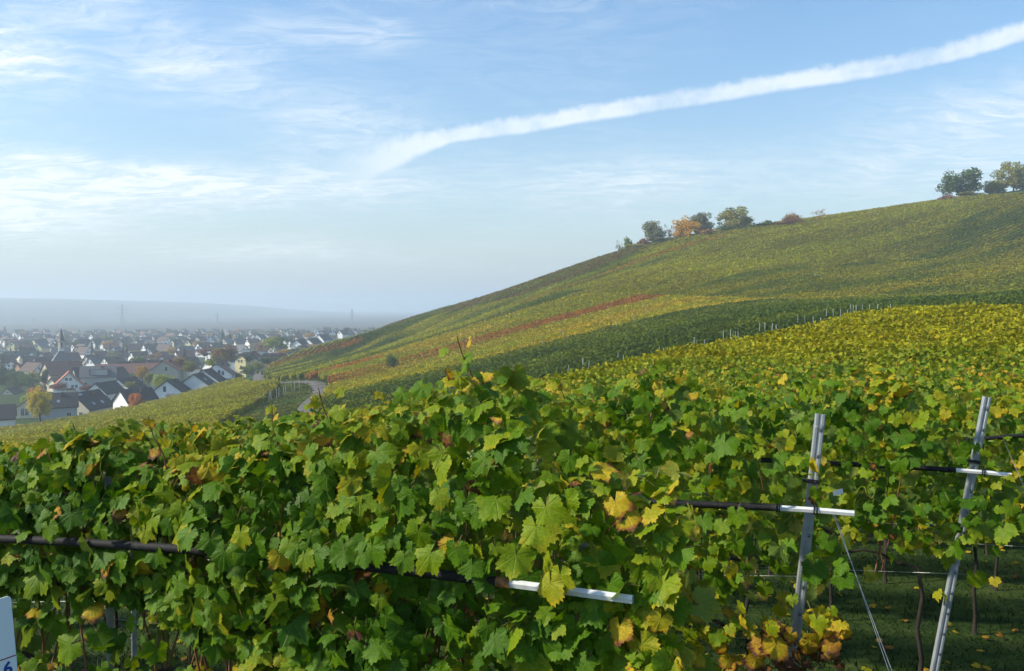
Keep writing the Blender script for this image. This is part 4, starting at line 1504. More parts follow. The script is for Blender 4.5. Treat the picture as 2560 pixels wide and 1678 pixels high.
CROWNS = {'round': [crown_mesh(i, 1500, 'round', 0.075) for i in range(5)], 'cone': [crown_mesh(20 + i, 1100, 'cone', 0.075) for i in range(3)],
          'bush': [crown_mesh(40 + i, 1100, 'bush', 0.085) for i in range(4)], 'bare': [crown_mesh(60 + i, 520, 'bare', 0.045) for i in range(2)],
          'big': [crown_mesh(80 + i, 4600, 'round', 0.042, 60) for i in range(4)], 'bigbush': [crown_mesh(90 + i, 3800, 'bush', 0.055) for i in range(3)]}
TRUNKS = [trunk_mesh(i) for i in range(3)]
TINT = {'dark': (0.085, 0.125, 0.035), 'green': (0.135, 0.19, 0.04), 'olive': (0.25, 0.235, 0.06), 'lime': (0.34, 0.38, 0.04), 'yellow': (0.62, 0.50, 0.03),
        'gold': (0.46, 0.27, 0.04), 'orange': (0.56, 0.21, 0.04), 'maroon': (0.21, 0.105, 0.08), 'brown': (0.30, 0.175, 0.07), 'grey': (0.19, 0.195, 0.115), 'conifer': (0.055, 0.085, 0.042)}
tree_i = [0]
HT_NAME = 'trees along the top of the hill'


def tree(x, y, height, width, shape, tint_, label, group, name=None, base=None, lift=0.22):
    tree_i[0] += 1
    i = tree_i[0]
    z = float(ground(x, y)) if base is None else base
    nm = name or {'cone': 'conifer_tree', 'bush': 'bush', 'bigbush': 'bush'}.get(shape, 'deciduous_tree')
    root = empty(nm, (x, y, z), i * 1.7)
    low_ = {'cone': 0.05, 'bush': -0.02, 'bigbush': -0.02}.get(shape, lift)
    tr = link('trunk', TRUNKS[i % 3], None, root)
    tr.scale = (height * 0.8, height * 0.8, height * 0.95)
    cr = link('crown', CROWNS[shape][i % len(CROWNS[shape])], None, root, (0, 0, height * low_))
    cr.scale = (width * 1.05, width * 1.05, height * (1 - low_))
    c = np.array(TINT[tint_]) * (1.3 if group == HT_NAME else 1.0) * (0.88 + 0.24 * ((i * 0.618) % 1))  # hilltop crowns tinted lighter: distance haze put into the leaf colour
    cr.color = (*c.tolist(), 1)
    tag(root, label, 'bush' if nm == 'bush' else 'tree', group)
    return root


def tree_px(px, py_base, hpx, wpx, d, shape, tint_, label, group, **kw):
    p = at(px, py_base, d)
    g_ = float(ground(p[0], d))
    base = min(g_, p[2]) if abs(g_ - p[2]) > 0.3 else g_
    base = g_ if g_ < p[2] else p[2]
    top = at(px, py_base - hpx, d)[2]
    if g_ < p[2] - 4:
        base = p[2]
    return tree(p[0], d, top - base, wpx / F * d, shape, tint_, label, group, base=base, **kw)


HT = 'trees along the top of the hill'
for a in [
    (1548, 622, 22, 18, 388, 'bare', 'grey', 'tiny sparse tree at the left end of the hilltop group', HT),
    (1573, 617, 33, 26, 388, 'bush', 'green', 'small slim green tree beside the tiny sparse one on the skyline', HT),
    (1634, 612, 64, 68, 390, 'big', 'grey', 'round grey green tree left of the thin brown one on the skyline', HT),
    (1612, 615, 32, 40, 389, 'bush', 'maroon', 'brownish shrub at the foot of the round grey green skyline tree', HT),
    (1675, 604, 44, 34, 394, 'bare', 'maroon', 'thin half bare brown tree left of the orange hilltop tree', HT),
    (1712, 598, 58, 76, 388, 'big', 'gold', 'golden orange tree in the middle of the hilltop group', HT),
    (1752, 592, 64, 78, 394, 'big', 'grey', 'dull green tree growing behind the golden orange one', HT),
    (1764, 590, 20, 58, 384, 'bigbush', 'brown', 'low rusty shrub in front of the dull green hilltop tree', HT),
    (1842, 580, 64, 98, 392, 'big', 'olive', 'broad pale green tree, widest of the hilltop group', HT),
    (1806, 582, 24, 46, 388, 'bigbush', 'dark', 'dark bush at the left foot of the broad pale green tree', HT),
    (1864, 577, 22, 44, 388, 'bush', 'green', 'green bush at the right foot of the broad pale green tree', HT),
    (1917, 568, 28, 50, 392, 'bush', 'dark', 'low dark bush between the broad tree and the brown bush', HT),
    (1977, 560, 34, 50, 392, 'bigbush', 'brown', 'rounded brown bush alone on the skyline', HT),
    (2050, 548, 26, 40, 396, 'bare', 'brown', 'faint thin shrub just right of the rounded brown bush', HT),
    (2402, 502, 86, 98, 418, 'big', 'dark', 'large dark green tree with bushy foot near the top right', HT),
    (2365, 500, 24, 46, 416, 'bush', 'maroon', 'reddish shrub at the left foot of the large dark green tree', HT),
    (2534, 478, 74, 96, 422, 'big', 'olive', 'rightmost olive tree with domed crown on the skyline', HT),
    (2482, 484, 40, 56, 420, 'bigbush', 'olive', 'lower olive bush between the two large right hand trees', HT),
    (2580, 472, 40, 60, 422, 'bigbush', 'grey', 'grey green bush cut by the right edge of the picture', HT),
    (1660, 606, 16, 90, 386, 'bigbush', 'grey', 'low scrub below the thin half bare brown tree', HT),
    (1590, 618, 12, 60, 386, 'bigbush', 'olive', 'low scrub between the slim tree and the round grey green tree', HT),
    (1790, 584, 14, 70, 386, 'bigbush', 'olive', 'low olive scrub between the rusty shrub and the broad tree', HT),
    (1940, 566, 12, 80, 392, 'bigbush', 'maroon', 'thin line of brown scrub left of the rounded brown bush', HT),
    (2440, 494, 16, 80, 416, 'bigbush', 'olive', 'scrub along the ridge between the two right hand trees', HT),
    (977, 912, 36, 32, 214, 'bigbush', 'dark', 'lone dark green bush standing in the vines near the red stripe', HT)]:
    tree_px(*a, lift=-0.03)

# ---------------------------------------------------------------- houses
WALL = {'white': (0.83, 0.82, 0.79), 'cream': (0.76, 0.67, 0.47), 'grey': (0.42, 0.43, 0.44), 'yellow': (0.70, 0.62, 0.32), 'brick': (0.42, 0.24, 0.15), 'beige': (0.50, 0.44, 0.36), 'pink': (0.60, 0.42, 0.36)}
ROOF = {'black': (0.022, 0.021, 0.026), 'brown': (0.075, 0.045, 0.035), 'red': (0.17, 0.078, 0.058), 'orange': (0.34, 0.12, 0.065), 'grey': (0.085, 0.085, 0.095), 'dark red': (0.12, 0.05, 0.045)}
WM = {k_: mat_plain('render_' + k_, v_, 0.85, 0.06, 0.6) for k_, v_ in WALL.items()}
RM = {k_.replace(' ', '_'): mat_plain('tiles_' + k_.replace(' ', '_'), v_, 0.75, 0.22, 1.2) for k_, v_ in ROOF.items()}
GLASS = mat_plain('window_glass', (0.035, 0.042, 0.05), 0.15, 0.2, 2.0, spec=0.6)
FRAME = mat_plain('window_frame', (0.70, 0.70, 0.68), 0.6, 0.05)
DARKW = mat_plain('dark_timber', (0.05, 0.035, 0.028), 0.7, 0.2)
PANEL = mat_plain('roof_window_glass', (0.25, 0.30, 0.33), 0.12, 0.1, spec=0.8)
_mesh_cache = {}


def win_mesh(w_, h_):
    key = ('win', w_, h_)
    if key not in _mesh_cache:
        fr = MB()
        t_ = 0.09
        fr.box(-w_ / 2 - t_, -w_ / 2, -0.06, 0.02, -t_, h_ + t_).box(w_ / 2, w_ / 2 + t_, -0.06, 0.02, -t_, h_ + t_)
        fr.box(-w_ / 2, w_ / 2, -0.06, 0.02, -t_, 0).box(-w_ / 2, w_ / 2, -0.06, 0.02, h_, h_ + t_)
        fr.box(-0.03, 0.03, -0.05, 0.01, 0, h_)
        fm = fr.mesh('window_frame')
        fm.materials.append(FRAME)
        pm = MB().box(-w_ / 2, w_ / 2, -0.03, 0.015, 0, h_).mesh('pane')
        pm.materials.append(GLASS)
        _mesh_cache[key] = (fm, pm)
    return _mesh_cache[key]


def add_window(root, x, y, z, w_, h_, rot):
    """rot: about Z; rot 0 faces -Y"""
    fm, pm = win_mesh(w_, h_)
    p = link('window', pm, None, root, (x, y, z))
    p.rotation_euler = (0, 0, rot)
    link('frame', fm, None, p)
    return p


def house_meshes(W, L, eave, pitch, over=0.5):
    """walls: pentagonal prism, gable at y=0 facing -Y, ridge along +Y; roof: two slabs with overhang"""
    key = ('house', W, L, eave, pitch)
    if key in _mesh_cache:
        return _mesh_cache[key]
    rise = W / 2 * math.tan(pitch)
    a = W / 2
    wl = MB().add([(-a, 0, -4), (a, 0, -4), (a, 0, eave), (0, 0, eave + rise), (-a, 0, eave), (-a, L, -4), (a, L, -4), (a, L, eave), (0, L, eave + rise), (-a, L, eave)],
                  [(0, 1, 2, 3, 4), (9, 8, 7, 6, 5), (1, 6, 7, 2), (5, 0, 4, 9), (2, 7, 8, 3), (9, 4, 3, 8)]).mesh('wall')
    rf = MB()
    th = 0.28
    sl = math.tan(pitch)
    for s in (-1, 1):
        e_ = a + over
        z_e, z_r = eave - over * sl + 0.06, eave + rise + 0.06
        q = [(s * e_, -over, z_e), (s * e_, L + over, z_e), (0, L + over, z_r), (0, -over, z_r)]
        v_ = q + [(x, y, z + th) for x, y, z in q]
        f_ = [(0, 1, 2, 3), (7, 6, 5, 4), (0, 4, 5, 1), (1, 5, 6, 2), (2, 6, 7, 3), (3, 7, 4, 0)]
        if s < 0:
            f_ = [tuple(reversed(t_)) for t_ in f_]
        rf.add(v_, f_)
    rm = rf.mesh('roof')
    ch = MB().box(-0.38, 0.38, -0.38, 0.38, -0.9, 1.1).box(-0.46, 0.46, -0.46, 0.46, 1.1, 1.24).mesh('chimney')
    _mesh_cache[key] = (wl, rm, ch, rise)
    return _mesh_cache[key]


_copied = {}


def with_mat(me, mat):
    k_ = (me.name, mat.name)
    if k_ not in _copied:
        m2 = me.copy()
        m2.materials.clear()
        m2.materials.append(mat)
        _copied[k_] = m2
    return _copied[k_]


def house(x, y, z, W, L, eave, pitch, alpha, wall, roof, label, group, windows=(), side_windows=(), chimney=True, skylights=(), extras=None, name='house'):
    """gable centre at (x,y), gable faces (-sin a, -cos a)"""
    wl, rm, ch, rise = house_meshes(W, L, eave, pitch)
    root = empty(name, (x, y, z), -alpha)
    link('wall', with_mat(wl, WM[wall]), None, root)
    rf = link('roof', with_mat(rm, RM[roof.replace(' ', '_')]), None, root)
    if chimney:
        link('chimney', with_mat(ch, RM['brown']), None, rf, (W * 0.12, L * 0.62, eave + rise * 0.8))
    for (wx, wz, ww, wh) in windows:
        add_window(root, wx, -0.02, wz, ww, wh, 0)
    for (wy, wz, ww, wh) in side_windows:
        add_window(root, W / 2 + 0.02, wy, wz, ww, wh, math.pi / 2)
    for (u, v, ww, wh) in skylights:      # on the +X roof slope: u along the ridge, v from eave to ridge
        xx = W / 2 * (1 - v)
        zz_ = eave + rise * v + 0.40
        sk = MB().add([(xx - wh / 2 * math.cos(pitch), u, zz_ + wh / 2 * math.sin(pitch)), (xx + wh / 2 * math.cos(pitch), u, zz_ - wh / 2 * math.sin(pitch)),
                       (xx + wh / 2 * math.cos(pitch), u + ww, zz_ - wh / 2 * math.sin(pitch)), (xx - wh / 2 * math.cos(pitch), u + ww, zz_ + wh / 2 * math.sin(pitch))] +
                      [(xx - wh / 2 * math.cos(pitch), u, zz_ + wh / 2 * math.sin(pitch) - .2), (xx + wh / 2 * math.cos(pitch), u, zz_ - wh / 2 * math.sin(pitch) - .2),
                       (xx + wh / 2 * math.cos(pitch), u + ww, zz_ - wh / 2 * math.sin(pitch) - .2), (xx - wh / 2 * math.cos(pitch), u + ww, zz_ + wh / 2 * math.sin(pitch) - .2)],
                      [(0, 1, 2, 3), (0, 4, 5, 1), (1, 5, 6, 2), (2, 6, 7, 3), (3, 7, 4, 0)])
        sk.build('skylight', PANEL, rf)
    if extras:
        extras(root, rf, W, L, eave, rise)
    tag(root, label, 'house', group)
    return root


def house_px(px, py_apex, d, W, L, H, alpha_deg, pitch_deg, wall, roof, label, group='houses at the edge of the vineyards', **kw):
    """apex of the visible gable as surveyed; H = ridge height above its ground"""
    p = at(px, py_apex, d)
    pitch = math.radians(pitch_deg)
    rise = W / 2 * math.tan(pitch)
    return house(p[0], d, p[2] - H - 0.3, W, L, H - rise, pitch, math.radians(alpha_deg), wall, roof, label, group, **kw)


def bay(root, rf, W, L, eave, rise):
    b_ = MB().box(-1.3, 1.3, -1.1, 0, -1.0, 2.3).build('bay', WM['white'], root, loc=(1.2, 0, 0.2))
    MB().add([(-1.6, -1.4, 2.3), (1.6, -1.4, 2.3), (1.6, 0, 2.3), (-1.6, 0, 2.3), (-1.0, -0.5, 3.1), (1.0, -0.5, 3.1), (1.0, 0, 3.1), (-1.0, 0, 3.1)],
             [(0, 1, 5, 4), (1, 2, 6, 5), (3, 0, 4, 7), (4, 5, 6, 7), (3, 2, 1, 0)]).build('bay_roof', RM['grey'], b_)
    MB().box(-0.95, 0.95, -1.14, -1.08, 0.3, 2.0).build('window', GLASS, b_)
    MB().box(1.28, 1.34, -0.9, -0.2, 0.3, 2.0).build('window', GLASS, b_)
    MB().box(-0.5, 0.5, -0.03, 0.05, eave + 0.1, eave + 2.0).build('window', GLASS, root, loc=(-0.8, 0, 0))


def balcony(root, rf, W, L, eave, rise):
    b_ = MB().box(-W / 2 + 0.4, W / 2 - 0.2, -1.5, 0, -0.18, 0.0).build('balcony', FRAME, root, loc=(0, 0, eave - 1.2))
    for j in range(14):
        x_ = -W / 2 + 0.5 + j * (W - 0.8) / 13
        MB().box(x_ - 0.03, x_ + 0.03, -1.48, -1.42, 0.0, 0.9).build('baluster', FRAME, b_)
    MB().box(-W / 2 + 0.4, W / 2 - 0.2, -1.5, -1.40, 0.9, 1.0).build('rail', FRAME, b_)
    for x_ in (-W / 2 + 0.6, W / 2 - 0.5):
        MB().box(x_ - 0.1, x_ + 0.1, -1.4, -1.2, -4, -0.18).build('balcony_post', FRAME, root, loc=(0, 0, eave - 1.2))


def dormer(root, rf, W, L, eave, rise):
    # long glazed dormer on the slope that faces the camera (+X side)
    MB().box(0.4, W / 2 - 0.5, L * 0.25, L * 0.80, eave + 0.4, eave + rise * 0.80).build('dormer', RM['grey'], rf)
    MB().box(W / 2 - 0.5, W / 2 - 0.42, L * 0.28, L * 0.77, eave + 0.9, eave + rise * 0.72).build('dormer_window', PANEL, rf)


def canopy(root, rf, W, L, eave, rise):
    MB().add([(-1.9, -1.2, 3.0), (1.9, -1.2, 3.0), (1.9, 0, 3.35), (-1.9, 0, 3.35), (0, -1.0, 3.7), (0, 0, 3.9)],
             [(0, 1, 4), (1, 2, 5, 4), (3, 0, 4, 5), (3, 2, 1, 0)]).build('door_canopy', RM['red'], root, loc=(0.8, 0, -0.3))


def turret(root, rf, W, L, eave, rise):
    MB().box(-0.9, 0.9, 0.5, 2.3, eave + rise - 1, eave + rise + 1.3).add([(-1.1, 0.3, eave + rise + 1.3), (1.1, 0.3, eave + rise + 1.3), (1.1, 2.5, eave + rise + 1.3), (-1.1, 2.5, eave + rise + 1.3), (0, 1.4, eave + rise + 3.4)],
                                                                       [(0, 1, 4), (1, 2, 4), (2, 3, 4), (3, 0, 4)]).build('bell_turret', WM['cream'], rf)


W2 = [(-0.95, 5.4, 0.9, 1.2), (0.95, 5.4, 0.9, 1.2)]
house_px(18, 970, 380, 9.0, 12, 9.0, -10, 45, 'cream', 'brown', 'cream gabled house with brown roof cut by the left edge', windows=[(-0.2, 4.2, 1.5, 1.1), (-1.6, 1.2, 1.1, 1.2), (0.2, 7.0, 0.6, 0.6)])
house_px(90, 984, 284, 11.5, 11, 8.2, -22, 36, 'cream', 'brown', 'cream house with two tall slit windows behind the yellow tree', windows=[(-3.9, 1.6, 0.85, 2.2), (-2.7, 1.6, 0.85, 2.2)])
house_px(36, 1010, 258, 9.5, 16, 6.0, -118, 36, 'white', 'black', 'house with a large black roof at the left edge above the vines')
house_px(96, 984, 272, 9.5, 10.5, 7.4, 62, 38, 'grey', 'black', 'grey house with a wide black roof right of the yellow tree', skylights=[(5.0, 0.35, 0.8, 1.0)], side_windows=[(8.2, 0.6, 1.2, 1.3)])
house_px(182, 983, 286, 11.0, 15, 8.6, 5, 43, 'cream', 'black', 'cream gabled house with long black roof and skylights', windows=[(2.6, 1.2, 1.0, 1.5)], skylights=[(4.5, 0.25, 1.1, 1.2), (9.5, 0.25, 1.3, 1.2), (1.5, 0.85, 2.4, 0.9)])
house_px(238, 958, 322, 8.5, 12, 7.6, 8, 40, 'white', 'black', 'pale gabled house with black roof behind the skylight roof', windows=[(-0.6, 3.4, 1.5, 1.3)])
house_px(296, 947, 338, 9.0, 12, 8.0, 5, 40, 'white', 'black', 'white gabled house with twin window left of the golden tree', windows=[(-0.6, 3.6, 0.9, 1.3), (0.7, 3.6, 0.9, 1.3)])
house_px(301, 974, 284, 9.0, 10.5, 7.4, 36, 40, 'white', 'black', 'white narrow gable with wide black roof behind the orange shrub', windows=[(0.6, 0.9, 1.1, 1.6)])
house_px(417, 951, 302, 10.0, 9, 7.6, -2, 37, 'white', 'black', 'white gabled house with a bay window above the vines', extras=bay)
house_px(484, 935, 312, 11.0, 8, 7.6, 0, 36, 'white', 'black', 'white windowless gable with black roof in the stepped row', skylights=[(3.0, 0.45, 1.2, 0.9)], side_windows=[(2.0, 0.4, 1.6, 1.8), (4.5, 0.4, 1.6, 1.8)])
house_px(508, 924, 326, 11.0, 8, 8.0, 0, 36, 'white', 'black', 'second white gable with black roof in the stepped row')
house_px(541, 909, 338, 11.5, 10, 9.2, -10, 35, 'white', 'red', 'white house with red roof, balcony and tall gable window', windows=[(1.0, 5.3, 1.0, 1.6), (2.3, 5.0, 0.9, 1.5)], extras=balcony)
house_px(601, 886, 425, 6.0, 7, 8.8, 18, 34, 'yellow', 'brown', 'tall narrow yellow house with stacked windows', windows=[(-1.0, 5.2, 0.9, 1.3), (0.6, 5.2, 0.9, 1.3), (0.2, 2.4, 0.9, 1.3), (0.2, -0.2, 0.9, 1.3)])
house_px(612, 881, 434, 6.5, 9, 9.6, 18, 34, 'yellow', 'brown', 'yellow gable rising behind the narrow yellow house')
house_px(627, 884, 432, 9.5, 9, 7.6, -62, 36, 'white', 'black', 'white house with a steep black roof facing left', side_windows=[])
house_px(645, 889, 438, 9.0, 12, 6.8, 25, 38, 'white', 'brown', 'white gabled house with brown roof beside the upper road', windows=[(2.0, 0.8, 1.0, 1.6)])
house_px(171, 931, 372, 11.5, 13, 9.8, -26, 45, 'white', 'orange', 'large white gable with four lower windows and an orange roof', windows=[(-0.75, 6.6, 0.9, 1.1), (0.75, 6.6, 0.9, 1.1), (-2.9, 3.5, 0.9, 1.2), (-1.5, 3.5, 0.9, 1.2), (1.5, 3.5, 0.9, 1.2), (2.9, 3.5, 0.9, 1.2)], extras=canopy)
house_px(202, 916, 392, 11.0, 14, 10.0, 66, 38, 'grey', 'grey', 'grey house with a long glazed dormer in its dark roof', side_windows=[(2, 2.2, 1.2, 1.3), (6.5, 2.2, 1.2, 1.3), (10.5, 2.2, 1.2, 1.3)], extras=dormer)
house_px(184, 919, 402, 7.5, 11, 9.0, 40, 52, 'cream', 'black', 'sunlit cream gable just right of the orange roof', windows=[(0.3, 5.2, 0.8, 1.6)])
house_px(272, 920, 405, 7.5, 11, 9.2, 8, 50, 'grey', 'brown', 'grey narrow gable right of the dormer house', windows=[(0, 6.2, 0.7, 1.0), (1.2, 3.2, 0.8, 1.2)])
house_px(293, 905, 432, 9.0, 12, 9.6, 35, 56, 'yellow', 'brown', 'bright yellow steep gable with a dark brown roof', windows=[(0.8, 4.4, 0.7, 1.2)])
house_px(369, 901, 442, 8.5, 10, 9.0, 30, 52, 'white', 'dark red', 'white steep gable with dark red roof above the golden tree', windows=[(0, 5.6, 0.8, 1.1)])
house_px(409, 902, 372, 11.5, 12, 8.6, -12, 34, 'beige', 'orange', 'beige brick house with an orange roof edge', windows=[(1.0, 4.6, 1.0, 1.6)])
house_px(428, 902, 380, 10.0, 12, 8.6, -12, 38, 'beige', 'orange', 'second beige gable with orange roof edge behind the first')
house_px(43, 905, 455, 9.5, 26, 10.0, 25, 50, 'brick', 'dark red', 'church hall with brick gable, long dark red roof and bell turret', extras=turret, chimney=False)
house_px(112, 905, 415, 12.0, 16, 9.4, 40, 44, 'beige', 'red', 'house with a big weathered red roof below the church tower')
house_px(128, 945, 392, 5.0, 6, 5.6, 20, 42, 'cream', 'red', 'small cream annex with red roof beside the white four window gable', windows=[(0, 1.5, 0.8, 1.4)])
house_px(240, 911, 425, 10.0, 30, 8.8, 66, 40, 'beige', 'red', 'long red roofed building behind the grey dormer house', chimney=False)
house_px(741, 849, 600, 9.5, 12, 9.5, 10, 42, 'white', 'black', 'tall white gable with four windows at the foot of the hill', windows=[(-1.2, 4.2, 0.9, 1.1), (1.0, 4.2, 0.9, 1.1), (-1.2, 1.6, 0.9, 1.1), (1.0, 1.6, 0.9, 1.1)])
house_px(748, 864, 565, 8.0, 9, 6.5, 15, 36, 'white', 'black', 'low white gable in front of the tall white four window gable', windows=[(0.6, 2.2, 0.9, 1.1)])
house_px(769, 846, 615, 10.5, 13, 9.0, 18, 40, 'white', 'black', 'white gable with dark balcony right of the four window gable', windows=[(-0.6, 4.0, 1.4, 1.4), (1.2, 1.0, 1.6, 1.8)])
house_px(765, 861, 585, 9.0, 15, 6.5, 75, 38, 'white', 'red', 'low white house with a red roof under the hill edge', side_windows=[(2, 0.4, 3.0, 1.2), (8, 0.4, 3.0, 1.2)])
house_px(796, 836, 720, 10, 13, 9.5, 22, 42, 'white', 'black', 'white gable with black roof standing above its neighbours', windows=[(0, 4.0, 1.2, 1.3)])
house_px(676, 853, 640, 10.0, 12, 9.0, 8, 38, 'pink', 'brown', 'pinkish house with brown roof beside the lime green tree', windows=[(0, 3.6, 1.2, 1.3)])
house_px(658, 845, 700, 10.0, 12, 9.0, 10, 38, 'yellow', 'grey', 'pale yellow house with grey roof left of the pinkish one', windows=[(-1, 3.6, 1.0, 1.2), (1.2, 3.6, 1.0, 1.2)])

# ---------------------------------------------------------------- church tower
cp = at(154, 902, 470)
ch_root = empty('church_tower', (cp[0], 470, -36.0))
cz = cp[2] + 36.0
slate = mat_plain('slate', (0.20, 0.19, 0.17), 0.5, 0.15, 1.0)
dslate = mat_plain('dark_slate', (0.11, 0.11, 0.115), 0.5, 0.15, 1.0)


def frustum(r0, z0, r1, z1, n=4, rot=math.pi / 4):
    v_ = [(r0 * math.cos(rot + 2 * math.pi * k_ / n), r0 * math.sin(rot + 2 * math.pi * k_ / n), z0) for k_ in range(n)]
    v_ += [(r1 * math.cos(rot + 2 * math.pi * k_ / n), r1 * math.sin(rot + 2 * math.pi * k_ / n), z1) for k_ in range(n)]
    return v_, [(i, (i + 1) % n, n + (i + 1) % n, n + i) for i in range(n)] + [tuple(range(n, 2 * n)), tuple(reversed(range(n)))]


ch_root.rotation_euler = (0, 0, math.radians(32))
MB().add(*frustum(4.4, -4, 4.4, cz)).build('tower_wall', WM['white'], ch_root)
low_roof = MB().add(*frustum(6.6, cz, 1.75, cz + 5.2)).build('lower_roof', dslate, ch_root)
MB().add(*frustum(1.72, cz + 5.2, 1.72, cz + 6.6)).build('gilded_band', WM['white'], ch_root)
ln_ = MB().add(*frustum(1.75, cz + 6.6, 1.75, cz + 10.6, 8, math.pi / 8)).build('lantern', WM['beige'], ch_root)
for k_ in range(4):
    a = k_ * math.pi / 2
    MB().box(-0.35, 0.35, -1.72, -1.60, cz + 7.3, cz + 9.8).build('louvre', DARKW, ln_).rotation_euler = (0, 0, a)
MB().add(*frustum(2.3, cz + 10.6, 1.5, cz + 11.4, 8, math.pi / 8)).build('lantern_eave', dslate, ch_root)
sp = MB().add(*frustum(1.6, cz + 11.4, 0.05, cz + 17.6, 8, math.pi / 8)).build('spire', dslate, ch_root)
V, T = icos(0.35)
MB().add([(x, y, z + cz + 18.4) for x, y, z in V], T).tube([(0, 0, cz + 17.4), (0, 0, cz + 20.2)], 0.07, 5).build('finial_ball', WM['white'], sp, True)
tag(ch_root, 'church tower with a spreading slate roof, lantern and pointed spire', 'church tower')

# ---------------------------------------------------------------- near garden trees
GT = 'garden trees at the edge of the town'
for a in [
    (100, 1045, 80, 62, 250, 'big', 'yellow', 'bright yellow tree in front of the cream house', GT),
    (338, 1008, 36, 34, 268, 'bigbush', 'orange', 'small orange shrub in front of the black roof', GT),
    (356, 962, 50, 34, 362, 'big', 'gold', 'golden orange tree above the black roofs', GT),
    (372, 965, 34, 32, 355, 'round', 'olive', 'olive tree touching the golden tree', GT),
    (395, 965, 36, 44, 330, 'bigbush', 'lime', 'lime green garden bushes above the bay window house', GT),
    (425, 966, 30, 40, 335, 'bigbush', 'lime', 'broad lime hedge bush beside the beige house', GT),
    (450, 940, 48, 30, 385, 'round', 'brown', 'rusty brown tree right of the beige gables', GT),
    (472, 942, 40, 36, 360, 'big', 'olive', 'olive brown tree above the stepped white gables', GT),
    (568, 918, 56, 62, 415, 'big', 'brown', 'large brownish tree left of the yellow house', GT),
    (545, 915, 48, 44, 430, 'big', 'olive', 'olive tree joined to the large brownish tree', GT),
    (525, 915, 24, 28, 352, 'bush', 'lime', 'lime shrub behind the red roofed balcony house', GT),
    (512, 900, 30, 46, 500, 'round', 'maroon', 'dark maroon tree in the middle of the town', GT),
    (462, 898, 26, 16, 480, 'cone', 'conifer', 'slim dark conifer left of the maroon tree', GT),
    (12, 985, 72, 60, 420, 'big', 'conifer', 'dark blue green tree at the left edge below the church hall', GT),
    (45, 985, 60, 56, 415, 'big', 'dark', 'dark green tree below the brick gable', GT),
    (72, 978, 52, 46, 405, 'round', 'green', 'green and yellow tree left of the big red roof', GT),
    (82, 940, 20, 22, 430, 'bush', 'gold', 'small golden tree beside the long dark red roof', GT),
    (92, 985, 30, 36, 380, 'bush', 'orange', 'reddish shrub behind the yellow tree', GT),
    (112, 962, 40, 30, 396, 'round', 'dark', 'dark tree under the big red roof', GT),
    (66, 1000, 18, 26, 330, 'bush', 'lime', 'lime shrub behind the slit window house', GT),
    (150, 975, 22, 50, 362, 'bigbush', 'maroon', 'brown hedge at the foot of the white four window gable', GT),
    (195, 985, 26, 40, 350, 'bush', 'dark', 'dark shrubs right of the white four window gable', GT),
    (222, 978, 24, 40, 356, 'bush', 'maroon', 'reddish shrubs in front of the grey dormer house', GT),
    (330, 968, 18, 34, 330, 'bush', 'olive', 'olive shrub in front of the white twin window gable', GT),
    (345, 925, 34, 26, 450, 'round', 'green', 'green tree left of the white steep gable', GT),
    (320, 935, 16, 60, 425, 'bush', 'green', 'low green hedge under the yellow steep gable', GT),
    (590, 945, 22, 40, 350, 'bigbush', 'dark', 'dark hedge beside the balcony house', GT),
    (620, 935, 26, 44, 372, 'bigbush', 'green', 'green hedge below the yellow house', GT),
    (622, 905, 24, 20, 418, 'bush', 'dark', 'dark bush against the yellow house', GT),
    (642, 925, 26, 40, 385, 'bigbush', 'olive', 'yellowing hedge along the upper road', GT),
    (668, 910, 22, 44, 420, 'bigbush', 'dark', 'dark hedge at the end of the upper road', GT),
    (680, 880, 38, 46, 520, 'big', 'lime', 'lime green tree below the pinkish house', GT),
    (697, 874, 36, 44, 545, 'big', 'dark', 'dark round tree right of the lime green tree', GT),
    (712, 884, 20, 26, 500, 'bush', 'gold', 'small golden tree by the upper road', GT),
    (732, 880, 14, 20, 520, 'bush', 'yellow', 'yellow shrub below the low white gable', GT),
    (755, 880, 14, 60, 520, 'bigbush', 'dark', 'dark hedge below the red roofed house', GT),
    (700, 893, 16, 40, 470, 'bush', 'maroon', 'reddish brush at the bend of the upper road', GT)]:
    tree_px(*a)

